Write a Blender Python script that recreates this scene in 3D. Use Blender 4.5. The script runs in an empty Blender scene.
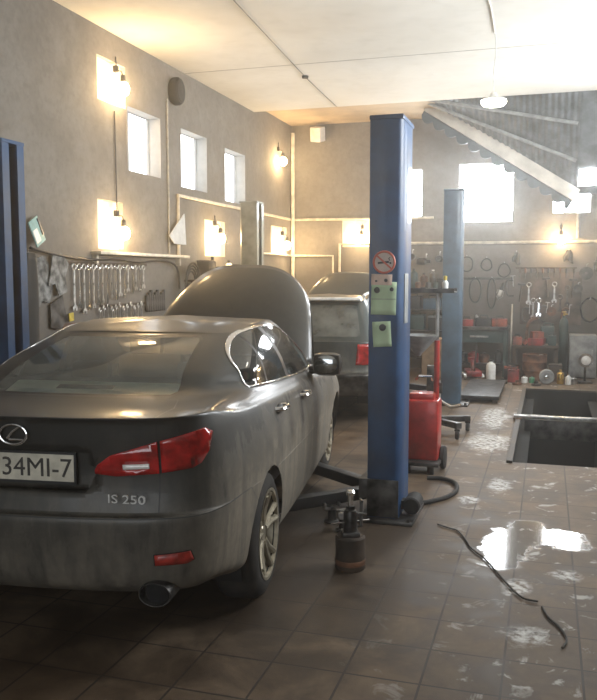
import bpy, bmesh, math, random
import numpy as np
from mathutils import Vector, Matrix, Euler
random.seed(7)
PI = math.pi
SC = bpy.context.scene
COL = SC.collection

# ---------------------------------------------------------------- camera
cd = bpy.data.cameras.new('camera')
cd.sensor_fit = 'VERTICAL'; cd.sensor_height = 36.0; cd.lens = 800/700*36
cam = bpy.data.objects.new('camera', cd); COL.objects.link(cam)
cam.location = (0, 0, 1.68)
cam.rotation_euler = (math.radians(90-5.356), 0, math.radians(17.218))
cd.clip_start = .05
SC.camera = cam
# ---------------------------------------------------------------- world, lights, exposure
wd = bpy.data.worlds.new('world'); SC.world = wd; wd.use_nodes = True
wd.node_tree.nodes['Background'].inputs[0].default_value = (.80, .88, 1, 1)
wd.node_tree.nodes['Background'].inputs[1].default_value = .10
# thin haze added to all the air for washed-out distance and window glow
vv = wd.node_tree.nodes.new('ShaderNodeVolumePrincipled'); vv.inputs['Density'].default_value = .010; vv.inputs['Anisotropy'].default_value = .84
vv.inputs['Color'].default_value = (.95, .95, .93, 1)
wd.node_tree.links.new(vv.outputs[0], wd.node_tree.nodes['World Output'].inputs['Volume'])
WIN = 3.6           # brightness of the daylight panes
WINBACK = 30.0
BULB = 120.0
def area(name, loc, rot, sx, sy, power, col):
    l = bpy.data.lights.new(name, 'AREA'); l.shape = 'RECTANGLE'; l.size = sx; l.size_y = sy
    l.energy = power; l.color = col
    o = bpy.data.objects.new(name, l); COL.objects.link(o); o.location = loc; o.rotation_euler = rot
    return o
# unseen area light added behind the viewer, as from an open door
area('rear_fill_light', (-1.0, -3.3, 2.2), (math.radians(90), 0, 0), 4.6, 3.2, 120, (.9, .95, 1))
vs = SC.view_settings
SC.display_settings.display_device = 'sRGB'
vs.view_transform = 'Standard'; vs.look = 'None'; vs.gamma = 1; vs.use_curve_mapping = False
vs.exposure = 0.34
SC.cycles.max_bounces = 8; SC.cycles.diffuse_bounces = 4; SC.cycles.glossy_bounces = 4
SC.cycles.transmission_bounces = 6; SC.cycles.transparent_max_bounces = 10; SC.cycles.volume_bounces = 1
SC.cycles.sample_clamp_indirect = 6; SC.cycles.caustics_reflective = False; SC.cycles.caustics_refractive = False

# ---------------------------------------------------------------- materials
def new_mat(name):
    m = bpy.data.materials.new(name); m.use_nodes = True
    nt = m.node_tree
    return m, nt, nt.nodes['Principled BSDF']
def rgba(c): return (c[0], c[1], c[2], 1)
def ramp(nt, src, stops, interp='LINEAR'):
    r = nt.nodes.new('ShaderNodeValToRGB'); r.color_ramp.interpolation = interp
    els = r.color_ramp.elements
    while len(els) > 1: els.remove(els[-1])
    els[0].position = stops[0][0]; els[0].color = rgba(stops[0][1])
    for p, c in stops[1:]:
        e = els.new(p); e.color = rgba(c)
    nt.links.new(src, r.inputs[0]); return r.outputs[0]
def noise(nt, scale, detail=4, rough=.55, vec=None, dist=0):
    n = nt.nodes.new('ShaderNodeTexNoise'); n.inputs['Scale'].default_value = scale
    n.inputs['Detail'].default_value = detail; n.inputs['Roughness'].default_value = rough
    n.inputs['Distortion'].default_value = dist
    if vec is None:
        tc = nt.nodes.new('ShaderNodeTexCoord'); vec = tc.outputs['Object']
    nt.links.new(vec, n.inputs['Vector']); return n.outputs['Fac']
def mixc(nt, fac, a, b, mode='MIX'):
    m = nt.nodes.new('ShaderNodeMix'); m.data_type = 'RGBA'; m.blend_type = mode
    for v, i in ((fac, 0), (a, 6), (b, 7)):
        if isinstance(v, (int, float)): m.inputs[i].default_value = v
        elif isinstance(v, tuple): m.inputs[i].default_value = rgba(v)
        else: nt.links.new(v, m.inputs[i])
    return m.outputs[2]
def math_(nt, op, a, b=None, clamp=False):
    m = nt.nodes.new('ShaderNodeMath'); m.operation = op; m.use_clamp = clamp
    for v, i in ((a, 0), (b, 1)):
        if v is None: continue
        if isinstance(v, (int, float)): m.inputs[i].default_value = v
        else: nt.links.new(v, m.inputs[i])
    return m.outputs[0]
def mapr(nt, v, a, b, c=0, d=1):
    m = nt.nodes.new('ShaderNodeMapRange'); m.clamp = True
    for i, q in enumerate((a, b, c, d)): m.inputs[i+1].default_value = q
    nt.links.new(v, m.inputs[0]); return m.outputs[0]
def bump(nt, bs, h, strength=.3, dist=.02):
    b = nt.nodes.new('ShaderNodeBump'); b.inputs['Strength'].default_value = strength
    b.inputs['Distance'].default_value = dist
    nt.links.new(h, b.inputs['Height']); nt.links.new(b.outputs[0], bs.inputs['Normal'])
def mat(name, col, rough=.5, metal=0.0, var=.25, scale=9, coat=0, bmp=0, col2=None):
    m, nt, bs = new_mat(name)
    n = noise(nt, scale)
    c2 = col2 or tuple(max(0, c*(1-var*1.6)) for c in col)
    c1 = tuple(min(1, c*(1+var*.6)) for c in col)
    nt.links.new(ramp(nt, n, [(.35, c2), (.65, c1)]), bs.inputs['Base Color'])
    nt.links.new(mapr(nt, n, .3, .7, max(.02, rough-.08), min(1, rough+.1)), bs.inputs['Roughness'])
    bs.inputs['Metallic'].default_value = metal
    if coat: bs.inputs['Coat Weight'].default_value = coat; bs.inputs['Coat Roughness'].default_value = .08
    if bmp: bump(nt, bs, n, bmp)
    return m
def emit(name, col, s):
    m = bpy.data.materials.new(name); m.use_nodes = True; nt = m.node_tree; nt.nodes.clear()
    e = nt.nodes.new('ShaderNodeEmission'); e.inputs[0].default_value = rgba(col); e.inputs[1].default_value = s
    o = nt.nodes.new('ShaderNodeOutputMaterial'); nt.links.new(e.outputs[0], o.inputs[0]); return m

def wall_mat():
    m, nt, bs = new_mat('painted_plaster')
    n1 = noise(nt, .9, 5, .6); n2 = noise(nt, 14, 4, .6)
    c = ramp(nt, n1, [(.3, (.145, .13, .112)), (.7, (.215, .197, .172))])
    c = mixc(nt, mapr(nt, n2, .42, .7, 0, .5), c, (.12, .105, .09))
    c = mixc(nt, mapr(nt, noise(nt, 3.1, 6, .7), .5, .72, 0, .45), c, (.26, .245, .22))
    # soot and grease on the lower two metres
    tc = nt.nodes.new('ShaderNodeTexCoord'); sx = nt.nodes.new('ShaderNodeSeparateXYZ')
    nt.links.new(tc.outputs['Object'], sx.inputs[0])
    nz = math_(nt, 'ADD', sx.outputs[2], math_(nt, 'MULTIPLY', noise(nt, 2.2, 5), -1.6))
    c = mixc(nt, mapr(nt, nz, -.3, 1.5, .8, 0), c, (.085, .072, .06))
    nt.links.new(c, bs.inputs['Base Color']); bs.inputs['Roughness'].default_value = .85
    bump(nt, bs, n2, .25, .01); return m
def ceil_mat():
    m, nt, bs = new_mat('whitewashed_concrete')
    n1 = noise(nt, .7, 5, .6); n2 = noise(nt, 5, 5, .6)
    c = ramp(nt, n1, [(.3, (.70, .67, .60)), (.7, (.82, .80, .74))])
    c = mixc(nt, mapr(nt, n2, .5, .8, 0, .25), c, (.5, .47, .4))
    nt.links.new(c, bs.inputs['Base Color']); bs.inputs['Roughness'].default_value = .9
    bump(nt, bs, n2, .12, .01); return m
def floor_mat():
    m, nt, bs = new_mat('worn_floor_tiles')
    tc = nt.nodes.new('ShaderNodeTexCoord'); ob = tc.outputs['Object']
    mp = nt.nodes.new('ShaderNodeMapping'); mp.inputs['Location'].default_value = (.135, .06, 0)
    nt.links.new(ob, mp.inputs[0])
    br = nt.nodes.new('ShaderNodeTexBrick'); br.offset = 0; br.squash = 1
    br.inputs['Scale'].default_value = 1; br.inputs['Mortar Size'].default_value = .006
    br.inputs['Mortar Smooth'].default_value = .3
    br.inputs['Brick Width'].default_value = .322; br.inputs['Row Height'].default_value = .322
    br.inputs['Color1'].default_value = (.86, .86, .86, 1); br.inputs['Color2'].default_value = (1.08, 1.08, 1.08, 1)
    br.inputs['Mortar'].default_value = (.5, .5, .5, 1)
    nt.links.new(mp.outputs[0], br.inputs[0])
    big = noise(nt, .55, 5, .6, ob); mid = noise(nt, 2.6, 6, .65, ob, .4); fine = noise(nt, 22, 4, .6, ob)
    c = ramp(nt, big, [(.32, (.12, .078, .046)), (.68, (.19, .142, .094))])
    c = mixc(nt, mapr(nt, mid, .40, .66, .9, 0), c, (.062, .040, .024))
    c = mixc(nt, 1.0, c, br.outputs['Color'], 'MULTIPLY')
    # scuffed pale flecks of old paint
    fl = noise(nt, 6.5, 5, .6, ob, .6)
    sx = nt.nodes.new('ShaderNodeSeparateXYZ'); nt.links.new(ob, sx.inputs[0])
    right = mapr(nt, sx.outputs[0], -.9, -.1, 0, 1)
    c = mixc(nt, math_(nt, 'MULTIPLY', mapr(nt, fl, .595, .665, 0, .8), right), c, (.46, .45, .42))
    c = mixc(nt, mapr(nt, br.outputs['Fac'], 0, 1, 0, .85), c, (.035, .026, .02))
    # trodden oil round the lift and under the cars
    def dist(x, y, kx=1, ky=1):
        v = nt.nodes.new('ShaderNodeVectorMath'); v.operation = 'MULTIPLY_ADD'
        v.inputs[1].default_value = (kx, ky, 0); v.inputs[2].default_value = (-x*kx, -y*ky, 0)
        nt.links.new(ob, v.inputs[0])
        l = nt.nodes.new('ShaderNodeVectorMath'); l.operation = 'LENGTH'; nt.links.new(v.outputs[0], l.inputs[0])
        return l.outputs['Value']
    wob = math_(nt, 'MULTIPLY', math_(nt, 'SUBTRACT', mid, .5), 1.5)
    oil = mapr(nt, math_(nt, 'ADD', dist(-1.6, 4.6, .55, .5), wob), .35, .95, 1, 0)
    c = mixc(nt, math_(nt, 'MULTIPLY', oil, .75), c, (.036, .026, .018))
    # water lying on the floor: wet patches with their own outline
    wobw = math_(nt, 'MULTIPLY', math_(nt, 'SUBTRACT', noise(nt, 5.5, 6, .65, ob, .5), .5), 1.25)
    wets = None
    for x, y, kx, ky in ((-.20, 4.95, 5.0, 2.1), (-.08, 5.3, 5.0, 2.6), (.10, 5.3, 4, 5), (.20, 5.12, 5, 8)):
        w = mapr(nt, math_(nt, 'ADD', dist(x, y, kx, ky), wobw), .62, .80, 1, 0)
        wets = w if wets is None else math_(nt, 'MAXIMUM', wets, w)
    spill = None                                            # dried white powder trodden into the tiles
    for x, y, kx, ky in ((-.52, 8.15, 3.4, 1.5), (-.55, 9.6, 4.6, 1.0), (-.33, 6.5, 8, 3.4), (-.52, 6.0, 9, 7), (-.12, 4.35, 9, 6), (-.05, 3.75, 8, 6), (.15, 4.6, 9, 8)):
        w = mapr(nt, math_(nt, 'ADD', dist(x, y, kx, ky), wobw), .45, .85, 1, 0)
        spill = w if spill is None else math_(nt, 'MAXIMUM', spill, w)
    c = mixc(nt, math_(nt, 'MULTIPLY', math_(nt, 'MULTIPLY', spill, mapr(nt, fine, .38, .60, 0, 1)), .85), c, (.62, .62, .60))
    damp = mapr(nt, mid, .35, .65, .56, .66)
    damp = math_(nt, 'SUBTRACT', damp, math_(nt, 'MULTIPLY', oil, .12))
    rgh = mixc(nt, wets, damp, (.09, .09, .09))
    nt.links.new(rgh, bs.inputs['Roughness'])
    c = mixc(nt, math_(nt, 'MULTIPLY', wets, .35), c, (.05, .045, .04))
    nt.links.new(c, bs.inputs['Base Color'])
    bs.inputs['Specular IOR Level'].default_value = .36
    nt.links.new(math_(nt, 'MULTIPLY', wets, 1.0), bs.inputs['Coat Weight']); bs.inputs['Coat Roughness'].default_value = .03
    h = math_(nt, 'SUBTRACT', math_(nt, 'MULTIPLY', fine, .25), math_(nt, 'MULTIPLY', br.outputs['Fac'], .8))
    h = math_(nt, 'MULTIPLY', h, math_(nt, 'SUBTRACT', 1, wets))
    bump(nt, bs, h, .18, .004); return m
def paint_mat(name, col, metal=.7, film=1.0):
    m, nt, bs = new_mat(name)
    tc = nt.nodes.new('ShaderNodeTexCoord'); ob = tc.outputs['Object']
    sx = nt.nodes.new('ShaderNodeSeparateXYZ'); nt.links.new(ob, sx.inputs[0])
    n = noise(nt, 3.2, 6, .65, ob, .5); sm = noise(nt, 26, 4, .6, ob)
    z = math_(nt, 'ADD', sx.outputs[2], math_(nt, 'MULTIPLY', math_(nt, 'SUBTRACT', n, .5), .75))
    mud = mapr(nt, z, .30, 1.0, .92, .12)
    # road film, strengthened on the flanks to paint in light the doors reflect
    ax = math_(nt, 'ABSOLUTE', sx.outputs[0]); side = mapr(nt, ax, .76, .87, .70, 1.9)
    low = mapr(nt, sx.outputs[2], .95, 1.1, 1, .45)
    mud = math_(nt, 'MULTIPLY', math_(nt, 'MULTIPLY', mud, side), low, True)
    mps = nt.nodes.new('ShaderNodeMapping'); mps.inputs['Scale'].default_value = (1, 1, .16); nt.links.new(ob, mps.inputs[0])
    st = noise(nt, 11, 5, .65, mps.outputs[0], .3)       # runs of dried spray
    mud = math_(nt, 'MULTIPLY', mud, mapr(nt, st, .36, .62, .5, 1.12), True)
    mud = math_(nt, 'MULTIPLY', mud, film)
    mudc = mixc(nt, sm, (.13, .11, .08), (.25, .215, .165))  # mud tone, lightened to carry reflected light as well
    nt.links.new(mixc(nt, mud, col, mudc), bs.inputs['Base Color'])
    nt.links.new(math_(nt, 'MULTIPLY', math_(nt, 'SUBTRACT', 1, mud), metal), bs.inputs['Metallic'])
    nt.links.new(mapr(nt, mud, 0, .8, .48, .8), bs.inputs['Roughness'])
    nt.links.new(mapr(nt, mud, 0, .75, .42, .04), bs.inputs['Coat Weight'])
    nt.links.new(mapr(nt, mud, 0, .6, .13, .4), bs.inputs['Coat Roughness'])
    return m
def glass_mat(name, tint, dirt_sheen=.10):
    m = bpy.data.materials.new(name); m.use_nodes = True; nt = m.node_tree; nt.nodes.clear()
    t = nt.nodes.new('ShaderNodeBsdfTransparent'); t.inputs[0].default_value = rgba(tint)
    g = nt.nodes.new('ShaderNodeBsdfGlossy'); g.inputs['Roughness'].default_value = .05
    d = nt.nodes.new('ShaderNodeBsdfDiffuse'); d.inputs[0].default_value = (.34, .36, .33, 1)
    f = nt.nodes.new('ShaderNodeFresnel'); f.inputs[0].default_value = 1.55
    a = nt.nodes.new('ShaderNodeMixShader'); b = nt.nodes.new('ShaderNodeMixShader')
    o = nt.nodes.new('ShaderNodeOutputMaterial')
    n = noise(nt, 6, 5); nt.links.new(mapr(nt, n, .3, .75, dirt_sheen*.5, dirt_sheen*1.6), a.inputs[0])
    nt.links.new(t.outputs[0], a.inputs[1]); nt.links.new(d.outputs[0], a.inputs[2])
    nt.links.new(f.outputs[0], b.inputs[0]); nt.links.new(a.outputs[0], b.inputs[1]); nt.links.new(g.outputs[0], b.inputs[2])
    nt.links.new(b.outputs[0], o.inputs[0]); return m
M = dict(
    wall=wall_mat(), ceiling=ceil_mat(), floor=floor_mat(),
    white_paint=mat('chalky_white_paint', (.74, .70, .60), .7, var=.12),
    jamb=mat('white_reveal', (.34, .335, .32), .8, var=.08),
    frame=mat('window_frame_paint', (.30, .30, .29), .5, var=.1),
    pane=emit('daylit_pane', (.93, .97, 1), WIN), pane_fill=emit('added_fill_pane', (.93, .97, 1), 20.0), pane_back=emit('daylit_pane_back', (.93, .97, 1), WINBACK),
    bulb=emit('lit_bulb', (1, .66, .30), BULB), disc=emit('lit_disc', (1, .95, .82), 14),
    pipe=mat('cream_pipe_paint', (.60, .55, .45), .45, var=.2), wire=mat('dark_cable', (.03, .028, .026), .6),
    wirelight=mat('pale_cable', (.33, .32, .29), .6),
    black=mat('black_plastic', (.018, .018, .019), .45), rubber=mat('black_rubber', (.016, .015, .014), .75, bmp=.1),
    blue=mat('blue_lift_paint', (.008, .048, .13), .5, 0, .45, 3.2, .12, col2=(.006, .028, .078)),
    grey_green=mat('grey_green_lift_paint', (.20, .22, .20), .45, 0, .3, 4, .2),
    blue_grey=mat('faded_blue_lift_paint', (.04, .075, .11), .5, 0, .3, 4, .2),
    steel=mat('dull_steel', (.50, .49, .47), .34, 1, .3, 12), darksteel=mat('oily_steel', (.10, .095, .09), .42, .8, .5, 8),
    chrome=mat('chrome_plate', (.78, .78, .78), .12, 1, .08), rust=mat('rusty_steel', (.16, .075, .04), .75, .2, .5, 7),
    red=mat('red_enamel', (.25, .02, .017), .42, 0, .5, 7, .2, col2=(.07, .014, .012)), red_tank=mat('red_tank_enamel', (.42, .028, .022), .35, 0, .3, 6, .3, col2=(.22, .02, .016)), orange=mat('orange_plastic', (.24, .05, .025), .5, 0, .5, 8, col2=(.06, .026, .02)),
    green=mat('green_plastic', (.04, .20, .10), .4), teal=mat('teal_card', (.25, .42, .40), .7, var=.15),
    paper=mat('pale_green_paper', (.55, .70, .46), .85, var=.12, scale=5), pinkpaper=mat('pink_paper', (.80, .60, .50), .85, var=.15),
    white=mat('white_plastic', (.72, .72, .69), .5, var=.12), card=mat('white_card', (.66, .67, .66), .8, var=.1),
    brown=mat('brown_cardboard', (.25, .16, .09), .85), wood=mat('greasy_wood', (.06, .04, .026), .8, 0, .4, 5, bmp=.2),
    gold=mat('brass_can', (.62, .42, .12), .3, .9, .15), yellow=mat('yellow_plastic', (.60, .45, .05), .4),
    grey=mat('grey_enamel', (.26, .27, .27), .5), cloth=mat('grey_gasket_sheet', (.22, .22, .21), .9, 0, .5, 14),
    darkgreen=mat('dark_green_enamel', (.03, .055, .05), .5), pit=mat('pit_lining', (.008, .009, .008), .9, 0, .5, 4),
    pitrim=mat('pit_edge_steel', (.06, .05, .04), .6, .3, .5, 6), sheet=mat('corrugated_sheet', (.12, .13, .135), .55, .4, .35, 5),
    plank=mat('pale_timber', (.56, .52, .45), .75, 0, .15, 4),
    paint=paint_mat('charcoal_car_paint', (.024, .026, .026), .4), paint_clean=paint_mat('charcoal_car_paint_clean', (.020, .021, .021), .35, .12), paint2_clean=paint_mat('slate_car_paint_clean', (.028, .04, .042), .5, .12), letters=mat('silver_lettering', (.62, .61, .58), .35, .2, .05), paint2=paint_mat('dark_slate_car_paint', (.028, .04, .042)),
    glass=glass_mat('tinted_car_glass', (.84, .88, .84), .27), glass_side=glass_mat('smoked_car_glass', (.16, .18, .18), .05),  # rear glass film thickened to paint in the reflected wall
    glass_van=glass_mat('dusty_car_glass', (.20, .24, .24), .28),
    lens=mat('red_lamp_lens', (.42, .012, .012), .14, 0, .35, 14, 1), lens_white=mat('clear_lamp_lens', (.75, .72, .68), .15, 0, .1, 20, 1),
    reflector=mat('red_reflector', (.35, .03, .02), .4, 0, .3, 20, .4),
    plate=mat('number_plate_white', (.56, .52, .42), .5, var=.15, scale=14), ink=mat('plate_ink', (.04, .035, .03), .6),
    alloy=mat('dusty_alloy', (.46, .41, .31), .42, .75, .25, 9), tyre=mat('dusty_tyre', (.028, .024, .02), .85, 0, .5, 9),
    seat=mat('dark_seat_cloth', (.04, .038, .036), .9), shelf=mat('pale_green_shelf', (.70, .82, .68), .8, var=.1),
    signred=mat('sign_red_ring', (.60, .13, .08), .5, var=.1), signwhite=mat('sign_pale_face', (.62, .50, .44), .5, var=.1),
    mirror=mat('mirror_glass', (.45, .47, .47), .05, 1, .05),
)

# ---------------------------------------------------------------- mesh helpers
class MB:
    """collects shapes, links them as ONE mesh object"""
    def __init__(s): s.bm = bmesh.new()
    def _add(s, verts, faces):
        vs_ = [s.bm.verts.new(v) for v in verts]
        for f in faces:
            try: s.bm.faces.new([vs_[i] for i in f])
            except ValueError: pass
        return vs_
    def box(s, c, size, rot=None, bev=0):
        b = bmesh.new(); bmesh.ops.create_cube(b, size=1)
        for v in b.verts: v.co = Vector((v.co.x*size[0], v.co.y*size[1], v.co.z*size[2]))
        if bev: bmesh.ops.bevel(b, geom=list(b.edges), offset=bev, segments=2, affect='EDGES', profile=.6)
        Rm = Euler(rot).to_matrix() if rot else Matrix.Identity(3)
        return s._merge(b, Rm, Vector(c))
    def _merge(s, b, Rm, t):
        b.verts.index_update()
        s._add([Rm @ v.co + t for v in b.verts], [[v.index for v in f.verts] for f in b.faces]); b.free(); return s
    def tube(s, pts, r, n=8, cap=True, closed=False, smooth=0):
        P = [Vector(p) for p in pts]
        if smooth:
            Q = []; N = len(P)
            for i in range(N if closed else N-1):
                a, b_, c, d = (P[(i+k) % N] if closed else P[min(max(i+k, 0), N-1)] for k in (-1, 0, 1, 2))
                for j in range(smooth):
                    t = j/smooth
                    Q.append(.5*((2*b_)+(c-a)*t+(2*a-5*b_+4*c-d)*t*t+(3*b_-a-3*c+d)*t**3))
            if not closed: Q.append(P[-1])
            P = Q
        N = len(P); rs = r if isinstance(r, (list, tuple)) else [r]*N
        if len(rs) != N: rs = [rs[0]+(rs[-1]-rs[0])*i/(N-1) for i in range(N)]
        T = []
        for i in range(N):
            a = P[i-1] if (i or closed) else P[0]; b_ = P[(i+1) % N] if (i < N-1 or closed) else P[-1]
            T.append((b_-a).normalized())
        up = Vector((0, 0, 1)) if abs(T[0].z) < .9 else Vector((1, 0, 0))
        nrm = (up - T[0]*up.dot(T[0])).normalized()
        V = []; F = []
        for i in range(N):
            nrm = (nrm - T[i]*nrm.dot(T[i])).normalized(); bi = T[i].cross(nrm)
            for k in range(n):
                a = 2*PI*k/n; V.append(P[i]+(nrm*math.cos(a)+bi*math.sin(a))*rs[i])
        for i in range(N if closed else N-1):
            j = (i+1) % N
            for k in range(n):
                l = (k+1) % n; F.append((i*n+k, i*n+l, j*n+l, j*n+k))
        if cap and not closed: F.append(tuple(range(n))[::-1]); F.append(tuple((N-1)*n+k for k in range(n)))
        s._add(V, F); return s
    def lathe(s, prof, c=(0, 0, 0), axis='Z', n=24, rot=None):
        V = []; F = []; N = len(prof)
        for r, h in prof:
            for k in range(n):
                a = 2*PI*k/n
                V.append(Vector((r*math.cos(a), r*math.sin(a), h)))
        for i in range(N-1):
            for k in range(n):
                l = (k+1) % n; F.append((i*n+k, i*n+l, (i+1)*n+l, (i+1)*n+k))
        ring = prof[0] == prof[-1]
        if prof[0][0] > 1e-4 and not ring: F.append(tuple(range(n))[::-1])
        if prof[-1][0] > 1e-4 and not ring: F.append(tuple((N-1)*n+k for k in range(n)))
        Rm = {'Z': Matrix.Identity(3), 'X': Euler((0, PI/2, 0)).to_matrix(), 'Y': Euler((-PI/2, 0, 0)).to_matrix()}[axis]
        if rot: Rm = Euler(rot).to_matrix() @ Rm
        s._add([Rm @ v + Vector(c) for v in V], F); return s
    def prism(s, poly, d, c=(0, 0, 0), rot=None, bev=0):
        """poly in local XZ, thickness d along local Y"""
        b = bmesh.new()
        vs0 = [b.verts.new((p[0], -d/2, p[1])) for p in poly]; f = b.faces.new(vs0)
        r = bmesh.ops.extrude_face_region(b, geom=[f])
        for v in r['geom']:
            if isinstance(v, bmesh.types.BMVert): v.co.y += d
        bmesh.ops.recalc_face_normals(b, faces=b.faces)
        if bev: bmesh.ops.bevel(b, geom=list(b.edges), offset=bev, segments=2, affect='EDGES')
        return s._merge(b, Euler(rot).to_matrix() if rot else Matrix.Identity(3), Vector(c))
    def ball(s, c, r, sc=(1, 1, 1), sub=2):
        b = bmesh.new(); bmesh.ops.create_icosphere(b, subdivisions=sub, radius=r)
        for v in b.verts: v.co = Vector((v.co.x*sc[0], v.co.y*sc[1], v.co.z*sc[2]))
        return s._merge(b, Matrix.Identity(3), Vector(c))
    def quad(s, *p): s._add(p, [tuple(range(len(p)))]); return s
    def grid(s, f, nu, nv, u=(0, 1), v=(0, 1)):
        V = [f(u[0]+(u[1]-u[0])*i/nu, v[0]+(v[1]-v[0])*j/nv) for i in range(nu+1) for j in range(nv+1)]
        F = [(i*(nv+1)+j, (i+1)*(nv+1)+j, (i+1)*(nv+1)+j+1, i*(nv+1)+j+1) for i in range(nu) for j in range(nv)]
        s._add(V, F); return s
    def build(s, name, m, parent=None, smooth=True, ang=35):
        bmesh.ops.remove_doubles(s.bm, verts=s.bm.verts, dist=1e-5)
        bmesh.ops.recalc_face_normals(s.bm, faces=s.bm.faces)
        if smooth:
            for f in s.bm.faces: f.smooth = True
            for e in s.bm.edges:
                if len(e.link_faces) == 2 and e.calc_face_angle(0) > math.radians(ang): e.smooth = False
        me = bpy.data.meshes.new(name); s.bm.to_mesh(me); s.bm.free()
        for q in (m if isinstance(m, (list, tuple)) else [m]): me.materials.append(q)
        o = bpy.data.objects.new(name, me); COL.objects.link(o); o.parent = parent; return o
def tag(o, label=None, cat=None, group=None, kind=None):
    for k, v in (('label', label), ('category', cat), ('group', group), ('kind', kind)):
        if v: o[k] = v
    return o
def empty(name, loc=(0, 0, 0), rz=0, label=None, cat=None, group=None):
    o = bpy.data.objects.new(name, None); COL.objects.link(o); o.location = loc; o.rotation_euler = (0, 0, rz)
    o.empty_display_size = .1
    return tag(o, label, cat, group)
def copy_tree(o, parent=None):
    c = o.copy(); COL.objects.link(c)
    if parent: c.parent = parent
    for ch in list(o.children): copy_tree(ch, c)
    return c
def recentre(o, p):
    """put a one-mesh thing's origin at p (its base) without moving it"""
    o.data.transform(Matrix.Translation(-Vector(p))); o.location = p; return o
def struct(o): o['kind'] = 'structure'; return o
ORD = ['first', 'second', 'third', 'fourth', 'fifth', 'sixth', 'seventh', 'eighth', 'ninth', 'tenth', 'eleventh', 'twelfth', 'thirteenth',
       'fourteenth', 'fifteenth', 'sixteenth', 'seventeenth', 'eighteenth', 'nineteenth', 'twentieth']
def text_obj(name, s, size, ext, m, parent, loc, rot, align='CENTER', xs=1):
    cu = bpy.data.curves.new('t', 'FONT'); cu.body = s; cu.size = size; cu.extrude = ext; cu.align_x = align; cu.align_y = 'CENTER'
    cu.resolution_u = 3
    t = bpy.data.objects.new('t', cu); COL.objects.link(t)
    me = bpy.data.meshes.new_from_object(t.evaluated_get(bpy.context.evaluated_depsgraph_get()))
    bpy.data.objects.remove(t); bpy.data.curves.remove(cu)
    me.transform(Matrix.Diagonal((xs, 1, 1, 1))); me.materials.clear(); me.materials.append(m); me.name = name
    o = bpy.data.objects.new(name, me); COL.objects.link(o); o.parent = parent; o.location = loc; o.rotation_euler = rot
    return o

# ================================================================ THE ROOM
LX, RX, BY, FY = -4.6, 1.75, 14.4, -3.6      # left wall, right wall, back wall, door line
CZ = 4.30                                     # underside of the white slab
def wall_grid(name, f, nrm, u0, u1, z0, z1, opens, m):
    """wall in (u, z); opens = (u0, u1, z0, z1, depth); reveals run out along nrm"""
    b = MB(); us = sorted({u0, u1, *[q for o in opens for q in o[:2]]}); zs = sorted({z0, z1, *[q for o in opens for q in o[2:4]]})
    for i in range(len(us)-1):
        for j in range(len(zs)-1):
            uc, zc = (us[i]+us[i+1])/2, (zs[j]+zs[j+1])/2
            if any(o[0] < uc < o[1] and o[2] < zc < o[3] for o in opens): continue
            b.quad(f(us[i], zs[j]), f(us[i+1], zs[j]), f(us[i+1], zs[j+1]), f(us[i], zs[j+1]))
    n = Vector(nrm)
    for a, c, d, e, dep in opens:
        P = [Vector(f(a, d)), Vector(f(c, d)), Vector(f(c, e)), Vector(f(a, e))]
        for k in range(4):
            p, q = P[k], P[(k+1) % 4]; b.quad(p, q, q+n*dep, p+n*dep); b.bm.faces.ensure_lookup_table(); b.bm.faces[-1].material_index = 1
    o = b.build(name, [m, M['jamb']], smooth=False); return struct(o)
# ---- left wall: three windows high up, blocked-up openings that hold lamps
LW = [(8.28, 9.10, 2.87, 3.59), (9.68, 10.51, 2.83, 3.58), (11.17, 12.0, 2.78, 3.55)]
LN = [(7.66, 8.25, 3.54, 4.0), (7.61, 8.14, 1.965, 2.49), (10.41, 11.14, 1.95, 2.46), (13.24, 14.1, 2.03, 2.54)]
fl = lambda u, z: (LX, u, z)
wall_grid('wall_left', fl, (-1, 0, 0), FY, BY, 0, 5.2, [o+(.26,) for o in LW]+[o+(.06,) for o in LN], M['wall'])
BW = [(-2.46, -2.17, 2.73, 3.54), (-1.52, -.60, 2.60, 3.60), (.05, .66, 2.73, 3.15)]
BN = [(-3.62, -3.06, 2.19, 2.67)]
fb = lambda u, z: (u, BY, z)
wall_grid('wall_back', fb, (0, 1, 0), LX, RX, 0, 5.2, [o+(.22,) for o in BW]+[o+(.06,) for o in BN], M['wall'])
RW = [(5.2, 7.4, 2.3, 3.7), (9.4, 11.6, 2.3, 3.7)]  # windows added on the unseen right wall to light the room
fr = lambda u, z: (RX, u, z)
wall_grid('wall_right', fr, (1, 0, 0), FY, BY, 0, 5.2, [o+(.22,) for o in RW], M['wall'])
wn = [0]
def window(f, nrm, op, dep, pane, bars=1):
    wn[0] += 1; a, c, d, e = op; n = Vector(nrm)
    w = struct(MB().quad(*[Vector(f(*q))+n*dep for q in ((a, d), (c, d), (c, e), (a, e))]).build('window_%d' % wn[0], pane, smooth=False))
    b = MB(); q = n*(dep-.03)
    def bar(u0_, z0_, u1_, z1_):
        p0, p1 = Vector(f(u0_, z0_))+q, Vector(f(u1_, z1_))+q; c_ = (p0+p1)/2; s_ = p1-p0
        b.box(c_, (abs(s_.x)+.022, abs(s_.y)+.022, abs(s_.z)+.022))
    bar(a, d, a, e); bar(c, d, c, e); bar(a, d, c, d); bar(a, e, c, e)
    for k in range(bars):
        u = a+(c-a)*(k+1)/(bars+1) - (.1 if bars == 1 else 0); bar(u, d, u, e)
    b.build('window_frame', M['frame'], w, smooth=False); return w
for o in LW: window(fl, (-1, 0, 0), o, .2, M['pane'])
for o in BW: window(fb, (0, 1, 0), o, .17, M['pane_back'], 0 if o[1]-o[0] < .5 else 1)
for o in RW: window(fr, (1, 0, 0), o, .17, M['pane_fill'], 2)  # added glowing panes, out of view, that brighten the room
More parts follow.
